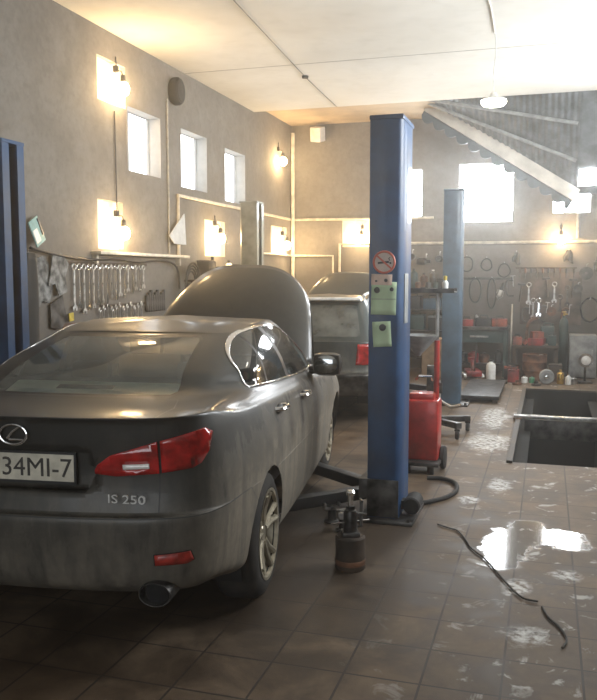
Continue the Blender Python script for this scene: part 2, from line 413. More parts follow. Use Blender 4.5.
def blocked(f, nrm, op, dep):
    wn[0] += 1; a, c, d, e = op; n = Vector(nrm)
    struct(MB().quad(*[Vector(f(*q))+n*dep for q in ((a, d), (c, d), (c, e), (a, e))]).build('window_%d' % wn[0], M['white_paint'], smooth=False))
for o in LN: blocked(fl, (-1, 0, 0), o, .058)
for o in BN: blocked(fb, (0, 1, 0), o, .058)

# ---- floor with the inspection pit cut into it
PX0, PX1, PY0, PY1 = -.26, .72, 7.34, 12.1
b = MB()
for x0, x1, y0, y1 in ((LX, PX0, FY, BY), (PX1, RX, FY, BY), (PX0, PX1, FY, PY0), (PX0, PX1, PY1, BY)):
    b.quad((x0, y0, 0), (x1, y0, 0), (x1, y1, 0), (x0, y1, 0))
struct(b.build('floor', M['floor'], smooth=False))
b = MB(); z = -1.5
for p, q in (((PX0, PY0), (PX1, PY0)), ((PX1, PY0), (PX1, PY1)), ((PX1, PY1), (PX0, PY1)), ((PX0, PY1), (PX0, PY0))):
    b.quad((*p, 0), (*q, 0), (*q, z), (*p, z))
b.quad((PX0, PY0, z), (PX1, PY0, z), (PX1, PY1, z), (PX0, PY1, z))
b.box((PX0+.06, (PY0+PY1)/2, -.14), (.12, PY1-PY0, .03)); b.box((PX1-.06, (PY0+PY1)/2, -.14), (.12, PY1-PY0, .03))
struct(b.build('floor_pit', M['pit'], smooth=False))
b = MB()
b.box((PX0-.02, (PY0+PY1)/2, .012), (.05, PY1-PY0+.1, .024)); b.box((PX1+.02, (PY0+PY1)/2, .012), (.05, PY1-PY0+.1, .024))
b.box(((PX0+PX1)/2, PY1+.02, .012), (PX1-PX0, .05, .024))
struct(b.build('trim_1', M['pitrim'], smooth=False))

# ---- white slab overhead, the higher strip behind it and the sloping sheet roof on the right
SY = 12.42
b = MB(); b.box(((LX+RX)/2, (FY+SY)/2, CZ+.06), (RX-LX, SY-FY, .12))
struct(b.build('ceiling', M['ceiling'], smooth=False))
b = MB()
for y in (9.82, 6.4, 3.0): b.box(((LX+RX)/2, y, CZ+.001), (RX-LX, .012, .006))
struct(b.build('trim_2', mat('slab_joint', (.33, .31, .27), .9), smooth=False))
b = MB(); b.box((-3.2, (SY+BY)/2, CZ+.17), (2.8, BY-SY, .1))
struct(b.build('ceiling_strip', mat('ceiling_wash', (.52, .42, .30), .85, var=.15, scale=2), smooth=False))
A0, B0 = Vector((-1.96, 13.62, 4.50)), Vector((.42, 13.62, 2.96))
dirb = (B0-A0).normalized(); lenb = (B0-A0).length; nup = Vector((-dirb.z, 0, dirb.x))
def roof_pt(u, v):
    p = A0.lerp(B0, u); q = Vector((A0.x+(B0.x-A0.x)*u, SY-.05, CZ+.12))
    p = p.lerp(q, v); p.z += .012*math.sin(u*2*PI*26) + .03; return p
b = MB(); b.grid(roof_pt, 208, 6)
o = b.build('ceiling_roof_sheet', M['sheet']); struct(o)
b = MB()                      # upper cover where the sheet meets right wall and slab
b.quad((B0.x, SY-.05, CZ+.12), (RX, SY-.05, CZ+.12), (RX, 13.62, B0.z), (B0.x, 13.62, B0.z))
b.quad((B0.x, 13.62, B0.z), (RX, 13.62, B0.z), (RX, BY, 3.55), (B0.x, BY, 3.55))
struct(b.build('ceiling_roof_panel', M['sheet'], smooth=False))
n_ = 290; poly = []
for k in range(n_+1):
    u = k/n_; poly.append(A0.lerp(B0, u) - nup*(.20+.085*abs(math.sin(u*PI*12.5))**.8))
b = MB()
for k in range(n_):
    t0, t1 = A0.lerp(B0, k/n_) - nup*.08, A0.lerp(B0, (k+1)/n_) - nup*.08
    q = [t0, t1, poly[k+1], poly[k]]; f0 = [Vector((p.x, 13.59, p.z)) for p in q]; f1 = [Vector((p.x, 13.62, p.z)) for p in q]
    b.quad(*f0); b.quad(*f1[::-1]); b.quad(f0[3], f0[2], f1[2], f1[3]); b.quad(f0[1], f0[0], f1[0], f1[1])
struct(b.build('trim_5', mat('dark_corrugated_sheet', (.04, .055, .07), .6, .2), smooth=False))
b = MB(); c = (A0+B0)/2 - nup*.03
b.box(c-Vector((0, .05, 0)), (lenb, .06, .20), (0, -math.atan2(dirb.z, dirb.x), 0), .006)
struct(b.build('trim_3', M['plank'], smooth=False))
b = MB()
for v in (.32, .66):
    p, q = roof_pt(.02, v), roof_pt(.98, v); p.z -= .05; q.z -= .05
    b.tube([p, q], .028, 6)
struct(b.build('trim_4', M['grey']))
b = MB()                     # skylight in the sheet roof
sk = lambda x, v: Vector((x, 13.62+(SY-.05-13.62)*v, B0.z+(CZ+.12-B0.z)*v-.03))
b.quad(sk(.42, .10), sk(.86, .10), sk(.86, .25), sk(.42, .25))
struct(b.build('window_skylight', M['pane_back'], smooth=False))

# ================================================================ CARS
def cr(P, t):
    """Catmull-Rom through rows of P at parameters t (array)"""
    P = np.asarray(P, float); n = len(P); t = np.clip(np.asarray(t, float), 0, n-1-1e-9); i = t.astype(int); f = (t-i)[:, None]
    if f.ndim < P.ndim: f = f.reshape(f.shape[0], *([1]*(P.ndim-1)))
    g = lambda k: P[np.clip(i+k, 0, n-1)]
    a, b_, c, d = g(-1), g(0), g(1), g(2)
    return .5*((2*b_)+(c-a)*f+(2*a-5*b_+4*c-d)*f*f+(3*b_-a-3*c+d)*f**3)
def body_mesh(levels, nu=8, nv=5):
    """levels: list of 13-point half loops (rear centre to front centre); returns a closed-ring bmesh"""
    L = np.array(levels)                                   # (K, 13, 3)
    K, N = L.shape[:2]
    ext = np.concatenate([L[:, 1:2]*[-1, 1, 1], L, L[:, -2:-1]*[-1, 1, 1]], 1)       # mirrored ends keep the centre smooth
    tu = 1+np.arange((N-1)*nu+1)/nu
    G = np.stack([cr(ext[k], tu) for k in range(K)])        # (K, U, 3)
    tv = np.arange((K-1)*nv+1)/nv
    G = cr(G, tv)                                           # (V, U, 3)
    G[:, 0, 0] = 0; G[:, -1, 0] = 0
    V, U = G.shape[:2]; bm = bmesh.new(); idx = {}
    for j in range(V):
        for i in range(U):
            idx[j, i, 1] = bm.verts.new(G[j, i])
            idx[j, i, -1] = idx[j, i, 1] if i in (0, U-1) else bm.verts.new(G[j, i]*[-1, 1, 1])
    for j in range(V-1):
        for i in range(U-1):
            a = [idx[j, i, 1], idx[j, i+1, 1], idx[j+1, i+1, 1], idx[j+1, i, 1]]
            c = [idx[j, i, -1], idx[j+1, i, -1], idx[j+1, i+1, -1], idx[j, i+1, -1]]
            for q in (a, c):
                try: bm.faces.new(q)
                except ValueError: pass
    bmesh.ops.remove_doubles(bm, verts=bm.verts, dist=1e-4)
    bm.faces.layers.int.new('part'); bm.faces.layers.int.new('seam'); return bm
def planes(poly, ax, grow=0.0):
    """convex polygon in the plane of axes ax -> inward half-spaces"""
    c = (sum(p[0] for p in poly)/len(poly), sum(p[1] for p in poly)/len(poly)); out = []
    for i in range(len(poly)):
        p, q = poly[i], poly[(i+1) % len(poly)]
        n = (-(q[1]-p[1]), q[0]-p[0]); l = math.hypot(*n)
        if l < 1e-9: continue
        n = (n[0]/l, n[1]/l)
        if (c[0]-p[0])*n[0]+(c[1]-p[1])*n[1] < 0: n = (-n[0], -n[1])
        co, no = [0, 0, 0], [0, 0, 0]
        co[ax[0]] = p[0]-n[0]*grow; co[ax[1]] = p[1]-n[1]*grow; no[ax[0]], no[ax[1]] = n
        out.append((Vector(co), Vector(no)))
    return out
YZ, XZ, XY = (1, 2), (0, 2), (0, 1)
def cut(bm, pls, filt):
    fs = [f for f in bm.faces if filt(f.calc_center_median())]
    for co, no in pls:
        es = {e for f in fs for e in f.edges}; vs_ = {v for f in fs for v in f.verts}
        r = bmesh.ops.bisect_plane(bm, geom=fs+list(es)+list(vs_), plane_co=co, plane_no=no, dist=1e-5)
        fs = [g for g in r['geom'] if isinstance(g, bmesh.types.BMFace) and (g.calc_center_median()-co).dot(no) > 0]
    return fs
def mark(bm, poly, ax, filt, part, seam=.004, only=0):
    """cut a convex region out; a narrow dark gap is left round it"""
    lp = bm.faces.layers.int['part']; ls = bm.faces.layers.int['seam']
    ok = lambda f: only is None or f[lp] == only
    if seam:
        for f in cut(bm, planes(poly, ax, seam), filt):
            if ok(f): f[ls] = 1
    for f in cut(bm, planes(poly, ax), filt):
        if ok(f): f[lp] = part; f[ls] = 0
def split(bm, part):
    lp = bm.faces.layers.int['part']; ls = bm.faces.layers.int['seam']
    nb = bmesh.new(); vm = {}
    for f in bm.faces:
        if f[lp] != part: continue
        vs_ = []
        for v in f.verts:
            if v not in vm: vm[v] = nb.verts.new(v.co)
            vs_.append(vm[v])
        try: g = nb.faces.new(vs_)
        except ValueError: continue
        g.material_index = f[ls]; g.smooth = True
    return nb
def link(bm, name, mats, parent, solid=0, offset=-1):
    for f in bm.faces: f.smooth = True
    for e in bm.edges:
        if len(e.link_faces) == 2 and e.calc_face_angle(0) > math.radians(42): e.smooth = False
    me = bpy.data.meshes.new(name); bm.to_mesh(me); bm.free()
    for q in mats: me.materials.append(q)
    o = bpy.data.objects.new(name, me); COL.objects.link(o); o.parent = parent
    if solid:
        md = o.modifiers.new('thickness', 'SOLIDIFY'); md.thickness = solid; md.offset = offset
    return o
def spline_poly(P, n=4):
    q = cr(np.array([P[-1]]+P+P[:2]), 1+np.arange(len(P)*n)/n); q = sorted(tuple(map(float, p)) for p in q); hull = []
    for pts in (q, q[::-1]):                                # convex outline of the smoothed points
        h = []
        for p in pts:
            while len(h) > 1 and (h[-1][0]-h[-2][0])*(p[1]-h[-2][1])-(h[-1][1]-h[-2][1])*(p[0]-h[-2][0]) <= 1e-9: h.pop()
            h.append(p)
        hull += h[:-1]
    return hull
def wheel(parent, x, y, r, side, rim_mat):
    """tyre with its rim as a sub-part; side = +1 right"""
    prof = [(.215, -.10), (.235, -.115), (r-.06, -.118), (r-.02, -.10), (r, -.07), (r, .07), (r-.02, .10), (r-.06, .118), (.235, .115), (.215, .10), (.215, -.10)]
    w = MB().lathe(prof, axis='X', n=48).build('wheel', M['tyre'], parent); w.location = (x, y, r)
    b = MB(); s = side
    b.lathe([(.236, s*.112), (.238, s*.12), (.222, s*.118), (.212, s*.085), (.205, -.08*s), (.212, -.08*s), (.236, s*.112)], axis='X', n=48)
    b.lathe([(.0, s*.085), (.045, s*.09), (.06, s*.075), (.075, s*.05)], axis='X', n=24)
    for k in range(5):
        for d in (-.17, .17):
            a = 2*PI*k/5+.3; a0 = a+d*.5; a1 = a+d
            p0 = Vector((s*.078, .05*math.cos(a0), .05*math.sin(a0))); p1 = Vector((s*.088, .14*math.cos(a1), .14*math.sin(a1)))
            p2 = Vector((s*.105, .216*math.cos(a1+d*.2), .216*math.sin(a1+d*.2)))
            b.tube([p0, p1, p2], [.019, .016, .020], 8)
    b.build('rim', rim_mat, w)
    b = MB().lathe([(0, s*.0), (.15, s*.0), (.15, s*.02), (.0, s*.02)], axis='X', n=32)
    b.lathe([(0, -.085*s), (.203, -.085*s), (.203, -.075*s), (.0, -.075*s)], axis='X', n=32)
    b.build('brake_disc', M['darksteel'], w)
    return w
def arch_liner(parent, y, z, r, hw, s):
    b = MB()
    def f(u, v):
        a = -PI*.12 + PI*1.24*u; return Vector((s*(hw-.36+.29*v), y+r*math.cos(a), z+r*math.sin(a)))
    b.grid(f, 20, 2)
    b.quad(*[f(k/20, 0) for k in range(21)])
    b.build('arch_liner', M['black'], parent)
def circle(y, z, r, n=32): return [(y+r*math.cos(2*PI*k/n), z+r*math.sin(2*PI*k/n)) for k in range(n)]
BX = [0, .35, .60, .77, .845, .875, .89, .89, .885, .885, .84, .62, 0]
def make_loops(ry, zt, off, base, top, length_scale=1.0, hw=1.0):
    """lower body loops from offsets, then belt loop, then roof loops"""
    yk = [0, .3, .7, 1.4, 2.8, 3.7, 4.6]; loops = []
    for (dx, dyr, dyf), zs in zip(off, zt):
        lp = []
        for c in range(13):
            x = BX[c]*hw; y = ry[c]
            wx = [0, .1, .4, .8, 1, 1, 1, 1, 1, 1, 1, .6, 0][c]; wr = [1, 1, 1, .9, .6, .15, 0, 0, 0, 0, 0, 0, 0][c]; wf = [0]*10+[.3, .8, 1]
            lp.append((x-dx*wx, y+dyr*wr-dyf*wf[c], float(np.interp(ry[c], yk, zs))))
        loops.append(lp)
    loops.append(base); loops += top; return loops

# ---------------------------------------------------------------- the grey saloon nearest the viewer
CA = math.atan2(.31, 2.70) + math.radians(.7)
CO = Vector((-2.10, 2.74, 0))
car = empty('sedan_car', CO, CA, 'dusty charcoal saloon car with its bonnet raised, parked in the foreground', 'car')
RY = [0, .014, .055, .145, .33, .66, 1.05, 2.0, 3.0, 3.72, 4.15, 4.45, 4.57]
ZT = [[.345, .335, .25, .20, .20, .24, .25], [.40, .39, .31, .26, .26, .30, .31], [.54, .53, .49, .45, .45, .46, .46],
      [.685, .68, .66, .62, .60, .58, .56], [.705, .70, .685, .65, .63, .61, .59], [.85, .86, .84, .80, .76, .73, .68],
      [1.07, 1.07, 1.01, .965, .91, .86, .74], [1.106, 1.106, 1.055, 1.02, .95, .90, .77]]
OFF = [(.075, .095, .1), (.03, .035, .04), (.008, .005, .01), (0, -.012, 0), (.0, .03, .0), (.0, .05, .02), (.035, .012, .05), (.072, .045, .09)]
base = [(0, .60, 1.104), (.28, .61, 1.104), (.48, .645, 1.104), (.615, .72, 1.104), (.70, .90, 1.10), (.752, 1.10, 1.092), (.772, 1.4, 1.075), (.78, 2.1, 1.035),
        (.772, 2.9, .985), (.735, 3.22, .98), (.58, 3.37, .995), (.3, 3.45, 1.0), (0, 3.48, 1.0)]
roofe = [(0, 1.42, 1.338), (.24, 1.43, 1.338), (.42, 1.45, 1.335), (.51, 1.50, 1.333), (.56, 1.60, 1.338), (.585, 1.76, 1.35), (.592, 1.96, 1.362), (.598, 2.2, 1.366),
         (.588, 2.46, 1.36), (.55, 2.62, 1.35), (.42, 2.70, 1.345), (.2, 2.745, 1.345), (0, 2.755, 1.345)]
def lerp_loop(a, c, t, bulge=0):
    out = []
    for k, (p, q) in enumerate(zip(a, c)):
        v = [p[i]+(q[i]-p[i])*t for i in range(3)]
        wside = [0, .1, .3, .7, 1, 1, 1, 1, 1, .8, .4, .1, 0][k]; wr = 1-wside
        v[0] += bulge*wside; v[2] += bulge*wr*.9; out.append(tuple(v))
    return out
inner = [(p[0]*.62, 2.05+(p[1]-2.05)*.62, 1.392 - .012*(abs(p[1]-2.1)/.7)**2) for p in roofe]
centre = [(0, 2.05+(p[1]-2.05)*.35, 1.408) for p in roofe]
roof_in = [(p[0]*.90, 2.05+(p[1]-2.05)*.92, p[2]+.016) for p in roofe]
LV = make_loops(RY, ZT, OFF, base, [lerp_loop(base, roofe, .33, .022), lerp_loop(base, roofe, .68, .024), roofe, roof_in, inner, centre])
bm = body_mesh(LV)
RW_ = .33; ARCH = .362; AXR, AXF = 1.02, 3.74
side = lambda s: (lambda c: c.x*s > .45)
for ay in (AXR, AXF):                                                     # wheel openings
    for s in (1, -1):
        fs = cut(bm, planes(circle(ay, .325, ARCH), YZ), lambda c, s=s: c.x*s > .45 and c.z < .8)
        bmesh.ops.delete(bm, geom=fs, context='FACES')
P_BUMP, P_LID, P_RW, P_WS, P_TRIM, P_LAMPI, P_LAMPO, P_REFL, P_CLEAR = 1, 2, 3, 4, 5, 6, 7, 8, 9
P_FD, P_RD, P_HOLE = (20, 21), (22, 23), 30
P_GL = (40, 41)
# bumper: everything low behind the wheel
mark(bm, [(-.3, .1), (.80, .1), (.80, .55), (.64, .675), (.5, .683), (-.3, .690)], YZ, lambda c: c.y < .8 and c.z < .72, P_BUMP)
# tail lamps, then boot lid
for s in (1, -1):
    mark(bm, [(s*.622, .870), (s*.735, .884), (s*.765, .902), (s*.789, .95), (s*.795, 1.025), (s*.775, 1.045), (s*.622, 1.006)], XZ, lambda c, s=s: c.y < .40 and c.x*s > .5 and .8 < c.z < 1.06, P_LAMPO, .005)
    mark(bm, [(s*.345, .868), (s*.365, .905), (s*.42, .945), (s*.612, 1.004), (s*.612, .868), (s*.44, .857)], XZ, lambda c, s=s: c.y < .35 and .8 < c.z < 1.03, P_LAMPI, .005)
    mark(bm, [(s*.60, .487), (s*.60, .532), (s*.735, .54), (s*.745, .50), (s*.72, .487)], XZ, lambda c, s=s: c.y < .3 and .4 < c.z < .6, P_REFL, .004, P_BUMP)
mark(bm, [(s_*.350, .890-.0) for s_ in (1,)] and [(.47, .886), (.575, .890), (.575, .912), (.47, .908)], XZ, lambda c: c.y < .3 and .85 < c.z < .95 and c.x > 0, P_CLEAR, 0, P_LAMPI)
mark(bm, [(-.47, .886), (-.575, .890), (-.575, .912), (-.47, .908)], XZ, lambda c: c.y < .3 and .85 < c.z < .95 and c.x < 0, P_CLEAR, 0, P_LAMPI)
mark(bm, [(-.61, -.2), (.61, -.2), (.61, .30), (.54, .565), (-.54, .565), (-.61, .30)], XY, lambda c: c.y < .7 and c.z > .70, P_LID, .005)
# rear window and windscreen
rwp = [(-.49, 1.115), (-.47, 1.1075), (.47, 1.1075), (.49, 1.115), (.415, 1.312), (.385, 1.326), (-.385, 1.326), (-.415, 1.312)]
mark(bm, rwp, XZ, lambda c: .55 < c.y < 1.5 and abs(c.x) < .62 and c.z > 1.09, P_RW, .010)
mark(bm, [(-.62, 1.02), (.62, 1.02), (.49, 1.31), (-.49, 1.31)], XZ, lambda c: c.y > 2.55 and c.z > .99, P_WS, .012)
DLO = spline_poly([(3.02, .990), (1.24, 1.086), (1.165, 1.115), (1.14, 1.16), (1.19, 1.215), (1.32, 1.27), (1.55, 1.325), (1.75, 1.344), (2.0, 1.350), (2.35, 1.332), (2.62, 1.265), (2.85, 1.13)])
for k, s in enumerate((1, -1)):
    fz = lambda c, s=s: c.x*s > .46 and c.z > .93 and .95 < c.y < 3.1
    for f in cut(bm, planes(DLO, YZ, .010), fz): f[bm.faces.layers.int['part']] = P_TRIM
    for f in cut(bm, planes(DLO, YZ), fz): f[bm.faces.layers.int['part']] = P_GL[k]
    ls = bm.faces.layers.int['seam']
    for ya, yb, sl in ((1.98, 2.06, -.05), (1.50, 1.53, .09)):          # door pillar and quarter-light bar
        for f in cut(bm, planes([(ya+sl, 1.4), (yb+sl, 1.4), (yb-sl, .95), (ya-sl, .95)], YZ), lambda c, s=s: c.x*s > .46 and c.z > .93):
            if f[bm.faces.layers.int['part']] == P_GL[k]: f[ls] = 1
    # doors
    mark(bm, [(2.02, .31), (3.06, .31), (3.14, .55), (3.14, .96), (3.07, .975), (1.985, 1.028), (1.995, .6)], YZ, lambda c, s=s: c.x*s > .5 and c.z < 1.06, P_FD[k], .004)
    mark(bm, [(1.47, .31), (2.01, .31), (1.985, .6), (1.975, 1.028), (1.20, 1.072), (1.22, .88), (1.36, .60)], YZ, lambda c, s=s: c.x*s > .5 and c.z < 1.085, P_RD[k], .004)
# engine bay opening under the raised bonnet
bmesh.ops.delete(bm, geom=cut(bm, planes([(-.66, 3.46), (.66, 3.46), (.66, 4.0), (.5, 4.42), (-.5, 4.42), (-.66, 4.0)], XY), lambda c: c.z > .72 and c.y > 3.4), context='FACES')
# plate recess in the boot lid
lp = bm.faces.layers.int['part']
rec = [f for f in cut(bm, planes([(-.36, .80), (-.30, .775), (.30, .775), (.36, .80), (.345, .955), (.325, .968), (-.325, .968), (-.345, .955)], XZ), lambda c: c.y < .3 and .74 < c.z < .98) if f[lp] in (P_LID, P_LAMPI)]
for f in rec: f[lp] = P_LID
r = bmesh.ops.inset_region(bm, faces=rec, thickness=.014, depth=0, use_boundary=True)
for v in {v for f in rec for v in f.verts}: v.co.y += .028
def halves(part):
    full = split(bm, part); out = []
    for s in (1, -1):
        h = full.copy(); bmesh.ops.delete(h, geom=[f for f in h.faces if f.calc_center_median().x*s < 0], context='FACES'); out.append(h)
    full.free(); return out
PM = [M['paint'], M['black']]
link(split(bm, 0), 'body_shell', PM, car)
link(split(bm, P_BUMP), 'rear_bumper', PM, car)
lid = link(split(bm, P_LID), 'boot_lid', PM, car)
link(split(bm, P_RW), 'rear_window', [M['glass'], M['black']], car)
link(split(bm, P_WS), 'windscreen', [M['glass'], M['black']], car)
for h in halves(P_TRIM): link(h, 'window_trim', [M['chrome'], M['chrome']], car, .006, .6)['label'] = 'chrome trim round the side windows'
for k in (0, 1): link(split(bm, P_GL[k]), 'side_window', [M['glass_side'], M['black']], car)
for h in halves(P_LAMPO): link(h, 'tail_lamp', [M['lens'], M['lens']], car, .012, .7)['label'] = 'red tail lamp'
lampi = []
for h in halves(P_LAMPI): lampi.append(link(h, 'lid_lamp', [M['lens'], M['lens']], lid, .012, .7))
for l in lampi: l['label'] = 'red inner tail lamp on the boot lid'
for h, l in zip(halves(P_CLEAR), lampi): link(h, 'reversing_light', [M['lens_white'], M['lens_white']], lid, .014, .8)['label'] = 'clear reversing light'
for h in halves(P_REFL): link(h, 'rear_reflector', [M['reflector'], M['reflector']], car, .006, .8)['label'] = 'red bumper reflector'
doors = {}
for k, s in enumerate((1, -1)):
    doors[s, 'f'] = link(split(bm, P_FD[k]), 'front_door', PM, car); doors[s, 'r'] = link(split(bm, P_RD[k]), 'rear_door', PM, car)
bm.free()
# handles: bar on two feet over a dark cup
for s in (1, -1):
    for key, y, z in (('r', 1.36, .945), ('f', 2.16, .905)):
        b = MB(); x = s*.905
        b.tube([(x-s*.05, y-.09, z), (x-s*.005, y-.075, z+.002), (x+s*.004, y, z+.002), (x-s*.005, y+.075, z-.002), (x-s*.05, y+.09, z-.004)], .0135, 8, smooth=4)
        h = b.build('door_handle', M['chrome'], doors[s, key]); h['label'] = 'chrome door handle'
        MB().ball((x-s*.04, y, z-.004), .045, (.5, 1.2, .55)).build('handle_cup', M['black'], doors[s, key])
    b = MB(); x = s*.935                                                      # door mirror
    b.box((x, 2.80, 1.03), (.215, .12, .17), None, .058); b.tube([(s*.80, 2.86, .975), (s*.90, 2.83, .995)], [.03, .035], 10)
    mr = b.build('door_mirror', M['paint_clean'], car)
    MB().lathe([(0, .0), (.9, .0), (1, .006), (.9, .01), (0, .01)], n=28, axis='Y').build('mirror_glass', M['mirror'], mr)
    g = mr.children[0]; g.data.transform(Matrix.Diagonal((.088, .8, .066, 1))); g.location = (x, 2.736, 1.035)
for s in (1, -1):
    for y in (AXR, AXF): wheel(car, s*(.885-(.125 if y < 2 else .185)), y, RW_, s, M['alloy'])
for y in (AXR, AXF):
    for s in (1, -1): arch_liner(car, y, .325, ARCH, .885, s)
b = MB(); b.box((0, 2.5, .27), (1.2, 3.2, .12), bev=.02); b.box((0, .55, .42), (1.0, .4, .10), bev=.02)
b.build('underbody', M['black'], car)
for s in (1,):
    b = MB().lathe([(.052, 0), (.056, .0), (.058, .01), (.058, .26), (.05, .26), (.047, .02), (.052, 0)], axis='Y', n=28)
    e = b.build('exhaust_tip', M['darksteel'], car); e.data.transform(Matrix.Diagonal((1.25, 1, .9, 1))); e.location = (s*.60, .055, .365)
    MB().lathe([(.0, .03), (.05, .03)], axis='Y', n=24).build('exhaust_bore', M['black'], e)
# rear badges and number plate
pl = MB().box((0, 0, 0), (.52, .010, .118), bev=.004).build('number_plate', M['plate'], lid, smooth=False); pl.location = (0, .062, .882)
pl['label'] = 'number plate reading 34MI-7'
b = MB(); b.box((0, .0, .062), (.54, .014, .010)); b.box((0, .0, -.062), (.54, .014, .010)); b.box((.265, 0, 0), (.010, .014, .124)); b.box((-.265, 0, 0), (.010, .014, .124))
b.build('plate_frame', M['black'], pl, smooth=False)
text_obj('plate_lettering', '34MI-7', .112, .001, M['ink'], pl, (.092, -.006, -.004), (PI/2, 0, 0), 'CENTER', 1.0)
b = MB(); R0 = [( .060*math.cos(a), 0, .041*math.sin(a)) for a in np.linspace(0, 2*PI, 40, endpoint=False)]
b.tube(R0, .0058, 8, closed=True)
b.tube([(.028, 0, .033), (-.004, 0, .010), (-.026, 0, -.016), (-.018, 0, -.021), (.045, 0, -.021)], .0062, 8)
e = b.build('badge', M['chrome'], lid); e.location = (.022, .004, 1.028); e['label'] = 'chrome oval badge with a slanted L'
for s_, x_ in (('IS', .437), ('250', .528)): text_obj('model_lettering', s_, .050, .004, M['letters'], lid, (x_, .034, .768), (PI/2, 0, 0), 'CENTER', 1.35)
# interior
b = MB()
b.box((0, 1.62, .80), (1.25, .16, .52), (-.2, 0, 0), .05); b.box((0, 1.95, .52), (1.25, .5, .16), None, .04)
b.build('rear_seat', M['seat'], car)
for s in (1, -1):
    b = MB(); b.box((s*.36, 2.62, .80), (.5, .14, .62), (-.18, 0, 0), .05); b.box((s*.36, 2.90, .50), (.5, .5, .14), None, .04); b.build('front_seat', M['seat'], car)
    b = MB(); b.box((s*.36, 2.56, 1.19), (.25, .09, .17), (-.15, 0, 0), .035); b.build('headrest', M['seat'], car)
    b = MB(); b.box((s*.33, 1.55, 1.10), (.24, .09, .13), (-.15, 0, 0), .035); b.build('headrest', M['seat'], car)
b = MB(); b.box((0, 3.2, .86), (1.3, .34, .2), None, .05); b.build('dashboard', M['seat'], car)
b = MB(); b.box((0, 1.14, 1.058), (1.20, .86, .02), None, .006); b.build('parcel_shelf', M['seat'], car)
b = MB(); b.box((.04, .79, 1.092), (.94, .17, .045), (.28, 0, 0), .012); o = b.build('shelf_blind', M['shelf'], car); o['label'] = 'pale green rolled blind behind the rear window'
b = MB(); b.box((-.02, .79, 1.1155), (.30, .05, .004), (.28, 0, 0)); b.box((.26, .80, 1.1155), (.16, .015, .004), (.28, 0, 0)); b.build('blind_slots', M['seat'], o)
b = MB(); b.box((0, 3.95, .70), (1.2, .9, .06)); b.box((0, 3.92, .80), (.6, .55, .22), None, .05); b.build('engine', M['darksteel'], car)
# raised bonnet
def bonnet_mb(L, w0, w1, crown, corner):
    b = MB(); n = 28; m_ = 16
    def f(u, v):
        t = u*2-1
        hw_ = w0+(w1-w0)*v
        smax = L*(1-corner*abs(t)**3.2)
        s_ = smax*v
        z = crown*(1-t*t) - .07*abs(t)**5 + .05*math.sin(PI*v*.9)-.06*v**4
        x = t*hw_*(1-.10*v**4)
        return Vector((x, s_, z))
    b.grid(f, n, m_); return b
hd = bonnet_mb(1.09, .715, .63, .05, .22).build('bonnet', M['paint_clean'], car)
hd.location = (0, 3.40, 1.0); hd.rotation_euler = (math.radians(45), 0, 0)
md = hd.modifiers.new('thickness', 'SOLIDIFY'); md.thickness = .03; md.offset = -1
b = MB(); b.tube([(.62, 4.25, .80), (.62, 3.95, 1.45)], .008, 6); b.build('bonnet_strut', M['black'], car)

# ---------------------------------------------------------------- the estate car behind it, rear end towards the viewer
van = empty('estate_car', (-2.52, 8.30, 0), math.radians(6.5), 'dark slate estate car with raised bonnet, parked beyond the charcoal saloon', 'car')
ZT2 = [[.36, .35, .26, .22, .22, .26, .27], [.42, .41, .33, .28, .28, .32, .33], [.50, .49, .47, .45, .45, .46, .46],
       [.60, .60, .60, .60, .60, .58, .56], [.625, .62, .62, .62, .62, .61, .59], [.76, .76, .76, .76, .74, .72, .67],
       [.93, .93, .93, .92, .90, .86, .74], [.955, .955, .955, .945, .93, .90, .77]]
OFF2 = [(.075, .08, .1), (.03, .03, .04), (.008, .005, .01), (0, -.02, 0), (.0, .05, .0), (.0, .075, .02), (.02, .085, .05), (.05, .09, .09)]
base2 = [(0, .125, .965), (.3, .13, .965), (.57, .155, .965), (.71, .23, .965), (.765, .42, .965), (.785, .7, .962), (.79, 1.1, .958), (.79, 2.0, .95),
         (.78, 2.8, .94), (.74, 3.15, .94), (.58, 3.3, .96), (.3, 3.38, .965), (0, 3.4, .965)]
roof2 = [(0, .42, 1.375), (.30, .43, 1.375), (.50, .46, 1.372), (.585, .52, 1.372), (.615, .64, 1.378), (.63, .88, 1.388), (.635, 1.2, 1.396), (.635, 1.9, 1.40),
         (.615, 2.3, 1.39), (.56, 2.5, 1.378), (.42, 2.6, 1.372), (.2, 2.64, 1.37), (0, 2.65, 1.37)]
in2 = [(p[0]*.6, 1.5+(p[1]-1.5)*.66, 1.425-.014*(abs(p[1]-1.5)/.8)**2) for p in roof2]
ce2 = [(0, 1.5+(p[1]-1.5)*.4, 1.438) for p in roof2]
ri2 = [(p[0]*.94, 1.5+(p[1]-1.5)*.97, p[2]+.018) for p in roof2]
bm = body_mesh(make_loops(RY, ZT2, OFF2, base2, [lerp_loop(base2, roof2, .33, .02), lerp_loop(base2, roof2, .68, .02), roof2, ri2, in2, ce2]), 6, 4)
for ay in (1.0, 3.70):
    for s in (1, -1):
        bmesh.ops.delete(bm, geom=cut(bm, planes(circle(ay, .32, .355, 24), YZ), lambda c, s=s: c.x*s > .45 and c.z < .8), context='FACES')
mark(bm, [(-.3, .1), (.72, .1), (.72, .5), (.6, .60), (-.3, .61)], YZ, lambda c: c.y < .75 and c.z < .66, P_BUMP)
for s in (1, -1):
    mark(bm, [(s*.56, .70), (s*.58, .925), (s*.80, .935), (s*.83, .70)], XZ, lambda c, s=s: c.y < .45 and c.x*s > .5 and .65 < c.z < 1.0, P_LAMPO, .006)
mark(bm, [(-.56, 1.005), (.56, 1.005), (.60, 1.03), (.535, 1.325), (.5, 1.34), (-.5, 1.34), (-.535, 1.325), (-.60, 1.03)], XZ, lambda c: .1 < c.y < .6 and c.z > .97, P_RW, .014)
